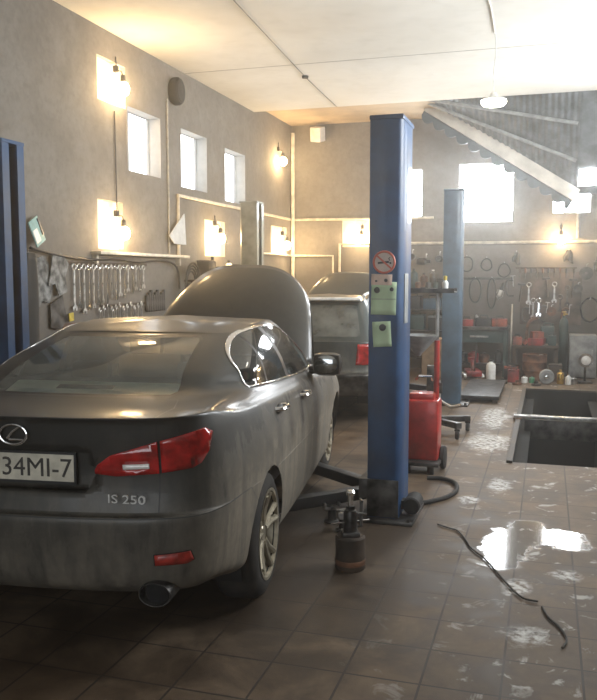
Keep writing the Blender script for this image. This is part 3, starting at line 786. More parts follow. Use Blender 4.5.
mark(bm, [(-.66, .615), (.66, .615), (.66, .85), (.585, 1.36), (-.585, 1.36), (-.66, .85)], XZ, lambda c: c.y < .5 and .6 < c.z < 1.42, P_LID, .006)
mark(bm, [(-.62, 1.0), (.62, 1.0), (.5, 1.34), (-.5, 1.34)], XZ, lambda c: c.y > 2.4 and c.z > .97, P_WS, .012)
for k, s in enumerate((1, -1)):
    mark(bm, [(3.0, .975), (.66, .99), (.78, 1.33), (1.2, 1.36), (2.0, 1.365), (2.35, 1.33), (2.7, 1.2)], YZ, lambda c, s=s: c.x*s > .46 and c.z > .93 and .6 < c.y < 3.1, P_GL[k], .012)
    mark(bm, [(1.95, .33), (3.0, .33), (3.05, .955), (1.93, .96)], YZ, lambda c, s=s: c.x*s > .5 and c.z < .97, P_FD[k], .004)
    mark(bm, [(1.42, .33), (1.94, .33), (1.92, .96), (.98, .965), (1.0, .85), (1.34, .58)], YZ, lambda c, s=s: c.x*s > .5 and c.z < .97, P_RD[k], .004)
bmesh.ops.delete(bm, geom=cut(bm, planes([(-.66, 3.40), (.66, 3.40), (.66, 4.0), (.5, 4.42), (-.5, 4.42), (-.66, 4.0)], XY), lambda c: c.z > .72 and c.y > 3.3), context='FACES')
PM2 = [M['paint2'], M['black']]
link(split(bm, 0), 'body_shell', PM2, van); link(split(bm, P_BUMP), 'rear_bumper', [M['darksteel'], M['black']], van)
gate = link(split(bm, P_LID), 'tailgate', PM2, van); link(split(bm, P_RW), 'rear_window', [M['glass_van'], M['black']], gate)
link(split(bm, P_WS), 'windscreen', [M['glass_side'], M['black']], van)
for k in (0, 1): link(split(bm, P_GL[k]), 'side_window', [M['glass_side'], M['black']], van)
for h in halves(P_LAMPO): link(h, 'tail_lamp', [M['lens'], M['lens']], van, .012, .7)['label'] = 'red upright tail lamp'
for k in (0, 1):
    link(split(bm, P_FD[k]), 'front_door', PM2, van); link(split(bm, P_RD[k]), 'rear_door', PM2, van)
bm.free()
for s in (1, -1):
    for y in (1.0, 3.70): wheel(van, s*(.885-.13), y, .325, s, M['alloy'])
    for y in (1.0, 3.70): arch_liner(van, y, .32, .355, .885, s)
    b = MB(); b.tube([(s*.585, .72, 1.395), (s*.585, .80, 1.45), (s*.585, 2.2, 1.465), (s*.57, 2.35, 1.41)], .018, 8, smooth=3)
    b.build('roof_rail', M['white'], van)['label'] = 'pale roof rail'
b = MB(); b.box((0, .43, 1.405), (1.16, .16, .035), (-.12, 0, 0), .012); b.build('roof_spoiler', M['white'], gate)['label'] = 'roof-edge spoiler whitened as if lit from above'  # white colour paints in sky light along the roof edge
b = MB(); b.box((.0, .105, .80), (.54, .02, .13), None, .005); b.build('plate_panel', M['black'], gate)
b = MB(); b.box((0, 2.5, .29), (1.2, 3.2, .12)); b.build('underbody', M['black'], van)
b = MB(); b.box((0, 3.95, .66), (1.2, .9, .08)); b.build('engine', M['darksteel'], van)
b = MB(); b.box((0, 1.6, .8), (1.3, .2, .6), None, .05); b.build('rear_seat', M['seat'], van)
hd = bonnet_mb(1.12, .70, .64, .045, .2).build('bonnet', M['paint2_clean'], van)
hd.location = (0, 3.36, .97); hd.rotation_euler = (math.radians(43), 0, 0)
md = hd.modifiers.new('thickness', 'SOLIDIFY'); md.thickness = .03; md.offset = -1

# ================================================================ LIFTS
def ext_z(poly, z0, z1):
    b = MB(); n = len(poly)
    b._add([(p[0], p[1], z0) for p in poly]+[(p[0], p[1], z1) for p in poly], [tuple(range(n))[::-1], tuple(range(n, 2*n))]+[(k, (k+1) % n, n+(k+1) % n, n+k) for k in range(n)])
    return b
def lift_column(x, y, h, face, m, label, arms=True, w=.27, d=.30):
    """face = +1: open side to the right"""
    t = empty('lift_column', (x, y, 0), 0, label, 'car lift', 'columns of the two-post car lifts')
    s = face; a = w/2; c_ = .018; lip = .085; k = .03
    out = [(-a, -d/2+k), (-a+k, -d/2), (a, -d/2), (a, -d/2+lip), (a-c_, -d/2+lip), (a-c_, -d/2+c_), (-a+k, -d/2+c_), (-a+c_, -d/2+k),
           (-a+c_, d/2-k), (-a+k, d/2-c_), (a-c_, d/2-c_), (a-c_, d/2-lip), (a, d/2-lip), (a, d/2), (-a+k, d/2), (-a, d/2-k)]
    out = [(p[0]*s, p[1]) for p in out]
    if s < 0: out = out[::-1]
    ext_z(out, .02, h).build('column', m, t, ang=60)
    b = MB(); b.box((0, 0, h+.012), (w+.012, d+.012, .03), None, .008); b.build('top_plate', m, t)
    b = MB(); b.box((-s*.03, 0, .012), (w+.16, d+.16, .024), None, .005)
    for u in (-1, 1):
        for v in (-1, 1): b.lathe([(.016, .024), (.016, .045), (0, .045)], (-s*.03+u*(w/2+.05), v*(d/2+.05), 0), n=6)
    b.build('base_plate', M['darksteel'], t)
    b = MB(); b.box((s*.01, 0, .34), (.16, .16, .5), None, .01); b.box((s*(a+.02), 0, .22), (.08, d+.02, .14), None, .01)
    car_ = b.build('carriage', M['darksteel'], t)
    b = MB(); b.tube([(s*.03, 0, .6), (s*.03, 0, h-.05)], .022, 10); b.build('lead_screw', M['steel'], t)
    if arms:
        for v in (-1, 1):
            am = MB(); e = Vector((s*.86, v*.72, .13)); st = Vector((s*(a+.05), v*.1, .16))
            dv = (e-st); am.box((st+e)/2, (dv.length, .09, .08), (0, math.atan2(-dv.z, math.hypot(dv.x, dv.y)), math.atan2(dv.y, dv.x)), .008)
            ao = am.build('lift_arm', M['black'], t)
            MB().lathe([(.055, .12), (.055, .20), (.065, .205), (.065, .23), (0, .23)], (e.x, e.y, 0), n=20).build('arm_pad', M['rubber'], ao)
    return t
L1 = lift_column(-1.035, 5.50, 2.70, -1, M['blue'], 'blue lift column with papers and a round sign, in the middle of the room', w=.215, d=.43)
b = MB(); b.box((.110, -.02, 1.52), (.008, .14, .34), (0, 0, 0), .003); b.build('scuffed_patch', M['grey'], L1)
b = MB(); b.lathe([(0, -.09), (.05, -.09), (.06, -.08), (.06, .08), (.05, .09), (0, .09)], (.185, -.06, .10), 'Y', 20); b.box((.14, -.06, .09), (.10, .08, .06)); b.build('hose_reel', M['rubber'], L1)
b = MB(); b.box((0, -.222, .16), (.218, .012, .26), None, .004); b.build('kick_plate', M['darksteel'], L1)
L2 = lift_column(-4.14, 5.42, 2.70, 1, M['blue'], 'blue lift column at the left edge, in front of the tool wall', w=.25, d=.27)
L3 = lift_column(-1.16, 10.5, 2.74, -1, M['blue_grey'], 'faded blue-grey lift column standing before the back workbench', w=.24, d=.26)
L4 = lift_column(-3.93, 10.5, 2.66, 1, M['grey_green'], 'grey-green lift column rising behind the raised bonnet', w=.25, d=.28)
b = MB(); b.tube([(.10, -.1, .5), (.10, -.1, 2.5)], .018, 8); b.build('lift_chain', M['wire'], L2)

# ---- papers and sign on the blue column (front face at y = 5.285)
PF = 5.50-.215-.004
sg = empty('no_smoking_sign', (-1.04, PF, 1.765), 0, 'round red-ringed no smoking sign stuck on the middle blue column', 'sign')
MB().lathe([(.0, 0), (.078, 0), (.078, .003), (0, .003)], axis='Y', n=36).build('sign_disc', M['signwhite'], sg)
b = MB(); b.tube([(.070*math.cos(a), -.002, .070*math.sin(a)) for a in np.linspace(0, 2*PI, 36, endpoint=False)], .0075, 6, closed=True)
b.box((0, -.002, 0), (.145, .005, .012), (0, .72, 0)); b.build('red_ring', M['signred'], sg)
b = MB(); b.box((-.005, -.001, -.002), (.075, .003, .013), (0, -.1, 0)); b.box((.042, -.001, -.006), (.012, .003, .013), (0, -.1, 0)); b.tube([(.04, -.001, .01), (.03, -.001, .022), (.04, -.001, .034)], .003, 5)
b.build('cigarette_symbol', M['black'], sg)
def note(name, c, w, h, rz, m, label, magnets, group=None):
    t = empty(name, (c[0], PF-.002, c[1]), 0, label, 'paper', group)
    b = MB(); b.grid(lambda u, v: Vector(((u-.5)*w, -.004*math.sin(v*PI)-.001, (v-.5)*h)), 4, 6)
    p = b.build('sheet', m, t); p.rotation_euler = (0, rz, 0)
    md = p.modifiers.new('t', 'SOLIDIFY'); md.thickness = .0008
    for k, (x, z, r) in enumerate(magnets):
        MB().lathe([(0, 0), (r, 0), (r*.9, .012), (0, .014)], (x, -.006, z), 'Y', 14, rot=(0, 0, PI)).build('magnet', M['black'], t)
    return t
note('paper_note', (-1.055, 1.645), .14, .08, .03, M['pinkpaper'], 'small pinkish paper slip above the green sheets on the blue column', [(.03, 0, .012), (-.035, -.005, .007)])
n2 = note('paper_note', (-1.04, 1.525), .17, .22, .02, M['paper'], 'large pale green paper sheet under the pink slip on blue column', [(-.045, .055, .021), (.055, .06, .014)])
b = MB(); b.box((0, -.007, -.005), (.165, .001, .003)); b.build('fold_line', M['cloth'], n2)
note('paper_note', (-1.05, 1.285), .125, .17, -.06, M['paper'], 'lower small green paper held by one magnet on blue column', [(.005, .045, .024)])

# ================================================================ LAMPS ON THE WALLS
def wall_lamp(p, out, label, cord, m=M['bulb'], power=20):
    t = empty('wall_lamp', p, 0, label, 'lamp', 'bare bulbs hung on the walls')
    o = Vector(out)
    b = MB(); b.lathe([(.0, .12), (.022, .12), (.03, .10), (.032, .05), (.028, .04), (0, .04)], o*.10, n=16); b.build('lamp_socket', M['black'], t)
    b = MB(); b.ball(o*.10+Vector((0, 0, -.03)), .068, (1, 1, 1.12), 3); b.build('light_bulb', m, t)
    b = MB(); b.tube([o*.10+Vector((0, 0, .11)), o*.08+Vector((0, 0, .16)), o*.02+Vector((0, 0, .18)), o*.014+Vector((.0, 0, cord))], .007, 6); b.build('lamp_cord', M['wire'], t)
    b = MB(); b.box(o*.012+Vector((0, 0, .19)), (.05, .05, .07), None, .008); b.build('wall_box', M['wire'], t)
    l = bpy.data.lights.new('bulb_light', 'POINT'); l.energy = power; l.color = (1, .70, .38); l.shadow_soft_size = .07
    lo = bpy.data.objects.new('bulb_light', l); COL.objects.link(lo); lo.parent = t; lo.location = o*.19+Vector((0, 0, -.02))
    return t
R_ = Vector((1, 0, 0)); B_ = Vector((0, -1, 0))
wall_lamp((LX, 8.03, 3.74), R_, 'lit bulb high on left wall, in the upper left niche', .32)
wall_lamp((LX, 7.98, 2.17), R_, 'lit bulb low on left wall above the row of spanners', 1.3)
wall_lamp((LX, 10.74, 2.23), R_, 'lit bulb low on left wall between the pipe loop and grey lift column', .3)
wall_lamp((LX, 13.60, 3.70), R_, 'lit bulb high on left wall near the far corner', .3)
wall_lamp((LX, 13.82, 2.24), R_, 'lit bulb low on left wall in the niche nearest the corner', .3)
wall_lamp((-3.24, BY, 2.36), B_, 'lit bulb on back wall just left of the middle blue column', .25)
wall_lamp((.20, BY, 2.30), B_, 'lit bulb on back wall at right above the hanging tools', .25)
# ceiling lamp
t = empty('ceiling_lamp', (-.615, 9.2, 4.30), 0, 'round white lamp hanging from the ceiling on a long cord', 'lamp')
b = MB(); b.tube([(0, 0, 0), (.012, .0, -.2), (-.008, 0, -.45), (0, 0, -.66)], .006, 6, smooth=4); b.build('lamp_cord', M['white'], t)
b = MB(); b.lathe([(.03, -.64), (.05, -.68), (.12, -.70), (.140, -.715), (.135, -.72), (.12, -.71), (.0, -.70)], n=28); b.build('lamp_shade', M['white'], t)
b = MB(); b.lathe([(0, -.718), (.135, -.718), (.140, -.74), (.11, -.775), (0, -.79)], n=28); b.build('lamp_diffuser', M['disc'], t)
# ceiling cable with a box
def one(mb, name, m, label, cat, group=None, base=None, smooth=True):
    o = mb.build(name, m, None, smooth); tag(o, label, cat, group)
    if base is None:
        c = [Vector(v) for v in o.bound_box]; mn = Vector([min(q[i] for q in c) for i in range(3)]); mx = Vector([max(q[i] for q in c) for i in range(3)])
        base = ((mn.x+mx.x)/2, (mn.y+mx.y)/2, mn.z)
    return recentre(o, base)
def wob(pts, a): return [(p[0]+random.uniform(-a, a), p[1]+random.uniform(-a, a), p[2]) for p in pts]
t = empty('ceiling_cable', (-3.1, 10.1, CZ-.002), 0, 'thin dark cable running along the white ceiling with a small box', 'cable')
b = MB(); b.tube([(-2.88+3.1, 6.6-10.1, -.008), (-2.95+3.1, 7.7-10.1, -.012), (-3.14+3.1, 10.5-10.1, -.008), (-3.21+3.1, 12.35-10.1, -.01)], .004, 6); b.build('cable', M['wire'], t)
b = MB(); b.lathe([(0, -.035), (.04, -.03), (.045, 0), (0, 0)], (-.03, .3, 0), n=16); b.build('junction_box', M['wire'], t)
one(MB().tube([(-.63, 7.6, CZ-.01), (-.60, 8.3, CZ-.012), (-.615, 9.18, CZ-.01)], .008, 6), 'ceiling_flex', M['white'], 'white flex along the ceiling leading to the hanging lamp', 'cable')

# ================================================================ WALL FITTINGS
W = LX
t = empty('wall_speaker', (W, 9.45, 3.99), 0, 'dark oval loudspeaker high on left wall above the windows', 'speaker')
b = MB(); b.lathe([(.0, .0), (.13, .0), (.15, .03), (.15, .09), (.13, .12), (0, .12)], axis='X', n=28); o = b.build('speaker_case', M['rubber'], t); o.data.transform(Matrix.Diagonal((1, .95, 1.15, 1)))
b = MB(); b.lathe([(.12, .118), (.11, .128), (.03, .122), (0, .13)], axis='X', n=28); o = b.build('speaker_grille', M['rubber'], t); o.data.transform(Matrix.Diagonal((1, .95, 1.15, 1)))
t = empty('wall_sensor_box', (-4.05, BY, 4.22), 0, 'small tilted white box high on back wall near the corner', 'box')
b = MB(); b.box((0, -.16, 0), (.22, .18, .26), (.3, .15, -.3), .02); b.build('box_case', M['white'], t)
b = MB(); b.tube([(0, 0, .05), (0, -.12, .06)], .02, 8); b.build('bracket', M['grey'], t)
def pipe(pts, r, label, m='pipe', name='wall_pipe'): return one(MB().tube(pts, r, 10), name, M[m], label, 'pipe')
x = W+.035
pipe([(x, 9.50, 1.92), (x, 9.50, 2.70), (x, 11.76, 2.70), (x, 11.76, 2.66)], .022, 'cream pipe on left wall rising from the ledge and running below the windows')
pipe([(x, 11.80, 1.95), (x, 11.80, 2.70), (x, 14.36, 2.70), (W+.3, 14.36, 2.70), (-3.1, 14.36, 2.69), (-1.95, 14.36, 2.69)], .022, 'cream pipe running past the grey lift column and along the back wall')
pipe([(x, 12.4, 2.04), (x, 14.33, 2.04), (-3.78, 14.33, 2.03), (-3.78, 14.33, 1.2)], .02, 'lower cream pipe that turns the far corner and drops down')
pipe([(-3.66, 14.36, 1.2), (-3.66, 14.36, 2.24), (-3.1, 14.36, 2.25), (-1.72, 14.36, 2.24), (1.6, 14.36, 2.24)], .026, 'long cream pipe across the back wall under the bright window')
pipe([(W+.05, 14.33, 1.2), (W+.05, 14.33, 4.28)], .035, 'vertical cream riser pipe in the far left corner')
pipe([(W+.02, 9.26, 1.95), (W+.02, 9.26, 3.86)], .012, 'thin vertical conduit on left wall below the dark loudspeaker', 'wirelight', 'wall_conduit')
pipe([(.47, 14.37, 2.3), (.47, 14.37, 2.72)], .03, 'short grey pipe under the small right window', 'grey')
# ledge along the left wall with a swagged cable under it
one(MB().box((W+.06, 8.56, 1.915), (.12, 2.2, .035), None, .006).box((W+.03, 7.5, 1.86), (.05, .04, .12)).box((W+.03, 9.5, 1.86), (.05, .04, .12)), 'wall_ledge', M['pipe'], 'narrow cream ledge fixed to left wall below the lower bulb', 'shelf')
one(MB().tube([(W+.05, 6.35, 1.93), (W+.05, 6.8, 1.87), (W+.05, 7.4, 1.84), (W+.05, 7.9, 1.86), (W+.05, 8.4, 1.83), (W+.05, 9.0, 1.86), (W+.05, 9.4, 1.78), (W+.05, 9.48, 1.5)], .014, 8, smooth=4), 'wall_cable', M['wire'], 'dark cable sagging along left wall over the spanners', 'cable')

# ---- things hanging on the left wall
def spanner_mb(L, w):
    """combination spanner hanging from its ring: ring at the top (z=0), open jaw below; lies in the YZ plane"""
    b = MB(); r = w*1.5
    b.tube([(0, r*math.cos(a), -r+r*math.sin(a)) for a in np.linspace(0, 2*PI, 16, endpoint=False)], w*.42, 6, closed=True)
    b.prism([(-w*.5, -2*r+w*.2), (w*.5, -2*r+w*.2), (w*.62, -L+r*1.6), (-w*.62, -L+r*1.6)], w*.4, rot=(0, 0, PI/2))
    j = [(-w*.62, -L+r*1.7), (w*.62, -L+r*1.7), (r*1.25, -L+r*.9), (r*1.0, -L-r*.35), (w*.7, -L-r*.2), (w*.62, -L+r*.55), (-w*.62, -L+r*.55), (-w*.7, -L-r*.2), (-r*1.0, -L-r*.35), (-r*1.25, -L+r*.9)]
    b.prism(j, w*.5, rot=(0, 0, PI/2)); return b
spm = [M['steel'], M['chrome']]
n = 17
for k in range(n):
    y = 7.08+k*.091; L = [.46, .44, .50, .47, .45, .42, .40, .46, .36, .38, .34, .36, .30, .32, .28, .30, .26][k]
    p0 = empty('combination_spanner', (W+.035, y, 1.79), 0, 'steel combination spanner, %s from the left in the row on left wall' % ORD[k], 'spanner', 'spanners hung in a row on left wall')
    sp = spanner_mb(L, .019 if k < 6 else .0165).build('spanner_body', spm[k % 2], p0); sp.rotation_euler = (random.uniform(-.012, .012), 0, random.uniform(-.2, .2))
one(MB().box((W+.012, 7.82, 1.80), (.024, 1.65, .03)), 'spanner_rail', M['wood'], 'thin wooden rail on left wall holding the spanner row', 'rail')
n = 12
for k in range(n):
    y = 7.56+k*.084; z = 1.33+.02*(k % 3); L = .20+.03*((k*7) % 4)
    p0 = empty('short_spanner', (W+.03, y, z), 0, 'short spanner, %s from the left in the lower row on left wall' % ORD[k], 'spanner', 'short spanners in the lower row on left wall')
    sp = spanner_mb(L, .017).build('spanner_body', M['steel'], p0); sp.rotation_euler = (random.uniform(-.15, .15), 0, .2)
one(MB().box((W+.01, 8.1, 1.345), (.02, 1.0, .025)), 'spanner_rail', M['wood'], 'lower wooden rail on left wall holding the short spanners', 'rail')
for k in range(9):
    y = 8.62+k*.055; p0 = empty('socket', (W+.03, y, 1.36), 0, 'dark socket, %s from the left in the row beside the short spanners' % ORD[k], 'socket', 'sockets in a row on left wall')
    b = MB(); b.lathe([(.014, 0), (.022, .01), (.022, .20+.03*(k % 3)), (.012, .20+.03*(k % 3)), (0, .15)], (0, 0, -.12), n=10); b.build('socket_body', M['darksteel'], p0)
def sheet(name, poly, y, z, rx, m, label, cat, d=.012, x=W+.03, holes=()):
    b = MB().prism(poly, d, rot=(0, 0, PI/2)); o = b.build(name, m, None, False); tag(o, label, cat); o.location = (x, y, z); o.rotation_euler = (rx, 0, 0); return o
sheet('gasket', [(-.16, .05), (-.10, .22), (.02, .24), (.10, .16), (.08, .02), (.14, -.08), (.06, -.22), (-.04, -.18), (-.10, -.24), (-.2, -.1)], 6.56, 1.62, .1, M['cloth'], 'ragged grey gasket sheet hanging on left wall beside the blue column', 'gasket')
sheet('gasket', [(-.14, .14), (.0, .2), (.14, .12), (.10, -.02), (.16, -.16), (.02, -.22), (-.06, -.12), (-.16, -.16)], 6.80, 1.70, -.2, M['cloth'], 'crumpled grey gasket hanging just left of the long spanners', 'gasket', x=W+.05)
sheet('gasket', [(-.10, .12), (.12, .16), (.14, -.10), (.0, -.16), (-.14, -.10)], 6.78, 1.30, .2, M['darksteel'], 'dark metal gasket plate hanging below the grey gaskets', 'gasket', x=W+.03)
sheet('oil_funnel_plate', [(-.10, .1), (.10, .1), (.14, -.1), (-.12, -.1)], 6.98, 1.10, 0, M['rust'], 'rusty brown plate hanging low at the left end of the spanners', 'plate', .015, W+.02)
sheet('yellow_tag', [(-.04, .04), (.04, .04), (.04, -.04), (-.04, -.04)], 7.0, 1.26, .1, M['yellow'], 'small yellow tag on the left wall below the gaskets', 'tag', .01, W+.04)
for k, (y, z, s_) in enumerate(((7.26, 1.06, 1), (7.42, 1.10, .8), (7.74, .90, 1), (7.92, .90, .9), (8.3, .90, 1), (8.5, .92, .8))):
    p0 = empty('pliers', (W+.035, y, z), 0, 'dark pliers hanging head down on left wall, %s from the left' % ORD[k], 'pliers', 'pliers below the spanner rows')
    b = MB()
    for q in (1, -1): b.tube([(0, q*.02*s_, .10*s_), (0, q*.035*s_, .03*s_), (0, q*.008*s_, -.03*s_)], .010*s_, 6, smooth=3)
    b.build('grips', M['rubber'] if k % 2 else M['red'], p0)
    b = MB(); b.prism([(-.018*s_, -.02*s_), (.018*s_, -.02*s_), (.022*s_, -.05*s_), (.008*s_, -.12*s_), (-.008*s_, -.12*s_), (-.022*s_, -.05*s_)], .02, rot=(0, 0, PI/2)); b.build('jaws', M['darksteel'], p0)
t = empty('clipboard', (W+.09, 6.40, 1.95), 0, 'teal clipboard leaning on the left wall beside the blue column', 'clipboard')
b = MB(); b.box((0, 0, 0), (.014, .24, .24), None, .004); b.build('board', M['teal'], t)
b = MB(); b.box((.010, .09, .02), (.012, .03, .16), None, .004); b.build('clip', M['darksteel'], t)
b = MB(); b.box((.008, -.05, -.03), (.006, .11, .12)); b.build('paper_label', M['white'], t)
for ch in t.children: ch.rotation_euler = (.35, -.2, .2); ch.location = (0, 0, .13)
o = one(MB().prism([(-.24, -.04), (.2, .26), (.24, -.14), (-.1, -.14)], .012, rot=(0, 0, PI/2)), 'white_card', M['card'], 'white triangular card propped on the ledge end by the left pipe', 'card'); o.data.transform(Matrix.Translation((0, 0, .14))); o.location = (W+.07, 9.40, 1.933)
t = empty('work_coat', (W+.05, 6.24, 1.88), 0, 'dark work coat hanging on left wall beside the blue column', 'coat')
def coat(u, v):
    a = (u-.5)*PI; w_ = .10+.06*v; return Vector((.03+.07*math.cos(a)*(1+.2*math.sin(9*u+3*v)), w_*math.sin(a)*(1+.1*math.sin(6*v)), -1.0*v))
b = MB(); b.grid(coat, 18, 14); b.build('coat_body', M['rubber'], t); t.children[0].modifiers.new('t', 'SOLIDIFY').thickness = .012
b = MB(); b.tube([(.0, 0, .02), (.05, 0, .0), (.06, 0, .03)], .006, 6); b.build('hook', M['steel'], t)
# things standing along the left wall, seen above the saloon roof
t = empty('hose_bundle', (W+.14, 9.64, 1.40), 0, 'bundle of dark hoses and cables hung by the raised bonnet', 'hose')
b = MB()
for k in range(4):
    r_ = .14+.03*k; b.tube([(.01*k, r_*math.cos(a), .16+r_*1.2*math.sin(a)) for a in np.linspace(0, 2*PI, 20, endpoint=False)], .013, 6, closed=True)
b.build('hose_coil', M['rubber'], t)
for k, (y, w_, h_, c_, nm, lb) in enumerate(((10.08, .16, .24, 'black', 'filter_case', 'black filter case'), (10.3, .10, .30, 'darksteel', 'oil_canister', 'dark oil canister'), (10.55, .22, .16, 'grey', 'parts_box', 'grey parts box'), (10.9, .10, .26, 'white', 'spray_can', 'pale spray can'), (11.15, .24, .2, 'darkgreen', 'parts_box', 'dark green parts box'))):
    t = empty(nm, (W+.16, y, 1.62), 0, lb + ' on the wall shelf behind the raised bonnet', nm.split('_')[1])
    if 'can' in nm:
        MB().lathe([(w_/2, 0), (w_/2, h_*.8), (w_*.3, h_*.88), (w_*.2, h_*.9), (w_*.2, h_), (0, h_)], n=20).build('can_body', M[c_], t)
        MB().lathe([(w_*.22, h_*.9), (w_*.22, h_*1.05), (0, h_*1.05)], n=16).build('cap', M['black'], t)
    else:
        MB().box((0, 0, h_/2), (.2, w_, h_), None, .01).build('box_body', M[c_], t); MB().box((0, 0, h_+.008), (.21, w_+.01, .016), None, .004).build('lid', M['black'], t)
one(MB().box((W+.16, 10.7, 1.605), (.30, 2.0, .03), None, .004).box((W+.12, 9.9, 1.52), (.2, .03, .14)).box((W+.12, 11.5, 1.52), (.2, .03, .14)), 'wall_shelf', M['wood'], 'wooden shelf on left wall behind the raised bonnet', 'shelf')

# ================================================================ THINGS ON THE FLOOR NEAR THE MIDDLE COLUMN
t = empty('wooden_block', (-1.04, 4.36, 0), 0, 'short dark round block standing on the floor left of the blue column', 'block')
MB().lathe([(.082, 0), (.088, .01), (.084, .10), (.086, .185), (.078, .195), (0, .195)], n=28).build('block_body', M['wood'], t)
MB().lathe([(.087, .03), (.0895, .035), (.0895, .055), (.087, .06)], n=28).build('iron_band', M['rust'], t)
t = empty('bottle_jack', (-1.04, 4.36, .196), .4, 'oily bottle jack with crossed bars standing on the round block', 'jack')
b = MB(); b.box((0, 0, .012), (.10, .10, .024), None, .006); b.lathe([(.038, .024), (.040, .03), (.040, .13), (.034, .145), (.026, .15), (.026, .17), (0, .17)], n=24); b.build('jack_body', M['darksteel'], t)
b = MB(); b.lathe([(.016, .15), (.016, .23), (.026, .235), (.028, .25), (.018, .262), (0, .266)], n=20); b.build('ram', M['chrome'], t)
MB().tube([(-.115, -.03, .075), (.115, .03, .075)], .0055, 8).build('cross_bar', M['chrome'], t)
MB().tube([(-.075, .05, .135), (.085, -.05, .135)], .005, 8).build('cross_bar', M['steel'], t)
b = MB(); b.tube([(.038, 0, .05), (.062, 0, .05), (.062, 0, .20)], .010, 8); b.tube([(.062, -.03, .20), (.062, .03, .20)], .008, 8); b.build('pump', M['darksteel'], t)
for k, (x, y, rz, lb) in enumerate(((-1.36, 5.16, .5, 'small oily lifting adapter on the floor left of the blue column'), (-1.24, 5.0, 1.7, 'second oily lifting adapter nearest the foot of the blue column'))):
    t = empty('lifting_adapter', (x, y, 0), rz, lb, 'adapter')
    b = MB(); b.lathe([(.05, 0), (.055, .012), (.03, .02), (.028, .09), (0, .09)], n=18); b.build('foot', M['darksteel'], t)
    b = MB(); b.box((0, 0, .10), (.11, .05, .022), None, .004); b.box((.05, 0, .12), (.012, .05, .03)); b.box((-.05, 0, .12), (.012, .05, .03)); b.build('saddle', M['steel'], t)
one(MB().tube([(-.84, 5.74, .018), (-.78, 5.80, .018), (-.68, 5.95, .018), (-.63, 6.15, .018), (-.66, 6.38, .018), (-.78, 6.50, .018), (-.90, 6.48, .018)], .017, 8, smooth=6), 'air_hose', M['rubber'], 'thick black hose looped on the floor beside the blue column', 'hose')
one(MB().tube([(-.66, 5.30, .009), (-.58, 5.24, .009), (-.52, 5.20, .009), (-.46, 5.06, .009), (-.40, 4.88, .009), (-.31, 4.72, .009), (-.22, 4.50, .009), (-.13, 4.28, .009), (-.07, 4.18, .009), (.0, 4.16, .009)], .0055, 6, smooth=6), 'floor_cable', M['wire'], 'thin dark cable snaking over the tiles in front of the puddle', 'cable')
one(MB().tube([(.02, 4.10, .008), (.05, 3.98, .008), (.10, 3.88, .008), (.13, 3.76, .008), (.11, 3.66, .008)], .006, 6, smooth=6), 'floor_cable', M['wire'], 'short end of dark cable on the tiles nearest the viewer at right', 'cable')
# red waste-oil drainer behind the column
t = empty('oil_drainer', (-1.00, 6.86, 0), 0, 'red waste oil drainer on wheels behind the middle blue column', 'oil drainer')
b = MB(); b.box((0, 0, .36), (.30, .26, .52), None, .03); b.box((.0, .02, .64), (.22, .2, .06), None, .02); b.build('tank', M['red_tank'], t)
b = MB(); b.tube([(.11, .04, .60), (.11, .04, 1.12)], .024, 10); b.build('red_post', M['red_tank'], t)
b = MB(); b.tube([(.11, .04, 1.10), (.11, .04, 1.53)], .016, 10); b.build('pole', M['steel'], t)
b = MB(); b.lathe([(.02, .98), (.03, 1.0), (.16, 1.14), (.175, 1.165), (.165, 1.165), (.14, 1.14), (.0, 1.02)], (-.05, .04, 0), n=28); b.build('drain_bowl', M['grey'], t)
b = MB(); b.box((.06, .04, 1.535), (.40, .24, .012), None, .003); b.box((.06, -.08, 1.55), (.40, .008, .035)); b.box((.06, .16, 1.55), (.40, .008, .035)); b.build('tool_tray', M['darksteel'], t)
for s in (1, -1):
    MB().lathe([(0, -.025), (.085, -.025), (.10, -.015), (.10, .015), (.085, .025), (0, .025)], (s*.175, .06, .10), 'X', 24).build('drainer_wheel', M['rubber'], t)
b = MB(); b.tube([(.10, -.14, .80), (.10, -.22, .84), (.0, -.22, .84), (-.04, -.14, .80)], .011, 8); b.build('push_handle', M['chrome'], t)
b = MB(); b.box((0, -.05, .085), (.34, .34, .03), None, .006); b.lathe([(.03, 0), (.03, .07), (0, .07)], (-.1, -.18, 0), n=12); b.lathe([(.03, 0), (.03, .07), (0, .07)], (.1, -.18, 0), n=12); b.build('chassis', M['darksteel'], t)
zt = 1.546
for k, (x, y, rz, m_, nm, lb) in enumerate(((-1.07, 6.86, .2, 'darksteel', 'ratchet', 'dark ratchet lying at the left of the drainer tray'), (-.93, 6.92, -.3, 'steel', 'ratchet', 'bright ratchet lying across the middle of the drainer tray'))):
    t = empty(nm, (x, y, zt), rz, lb, 'ratchet')
    MB().tube([(-.08, 0, .012), (.05, 0, .012)], .010, 8).build('ratchet_handle', M[m_], t); MB().lathe([(.02, 0), (.022, .005), (.022, .03), (0, .032)], (.06, 0, 0), n=14).build('ratchet_head', M['darksteel'], t)
t = empty('spray_bottle', (-.83, 6.90, zt), 0, 'small white spray bottle with yellow cap on the drainer tray', 'bottle')
MB().lathe([(.024, 0), (.026, .005), (.026, .07), (.014, .085), (.012, .095), (0, .095)], n=18).build('bottle_body', M['white'], t); MB().lathe([(.014, .09), (.016, .095), (.016, .125), (0, .128)], n=14).build('bottle_cap', M['yellow'], t)
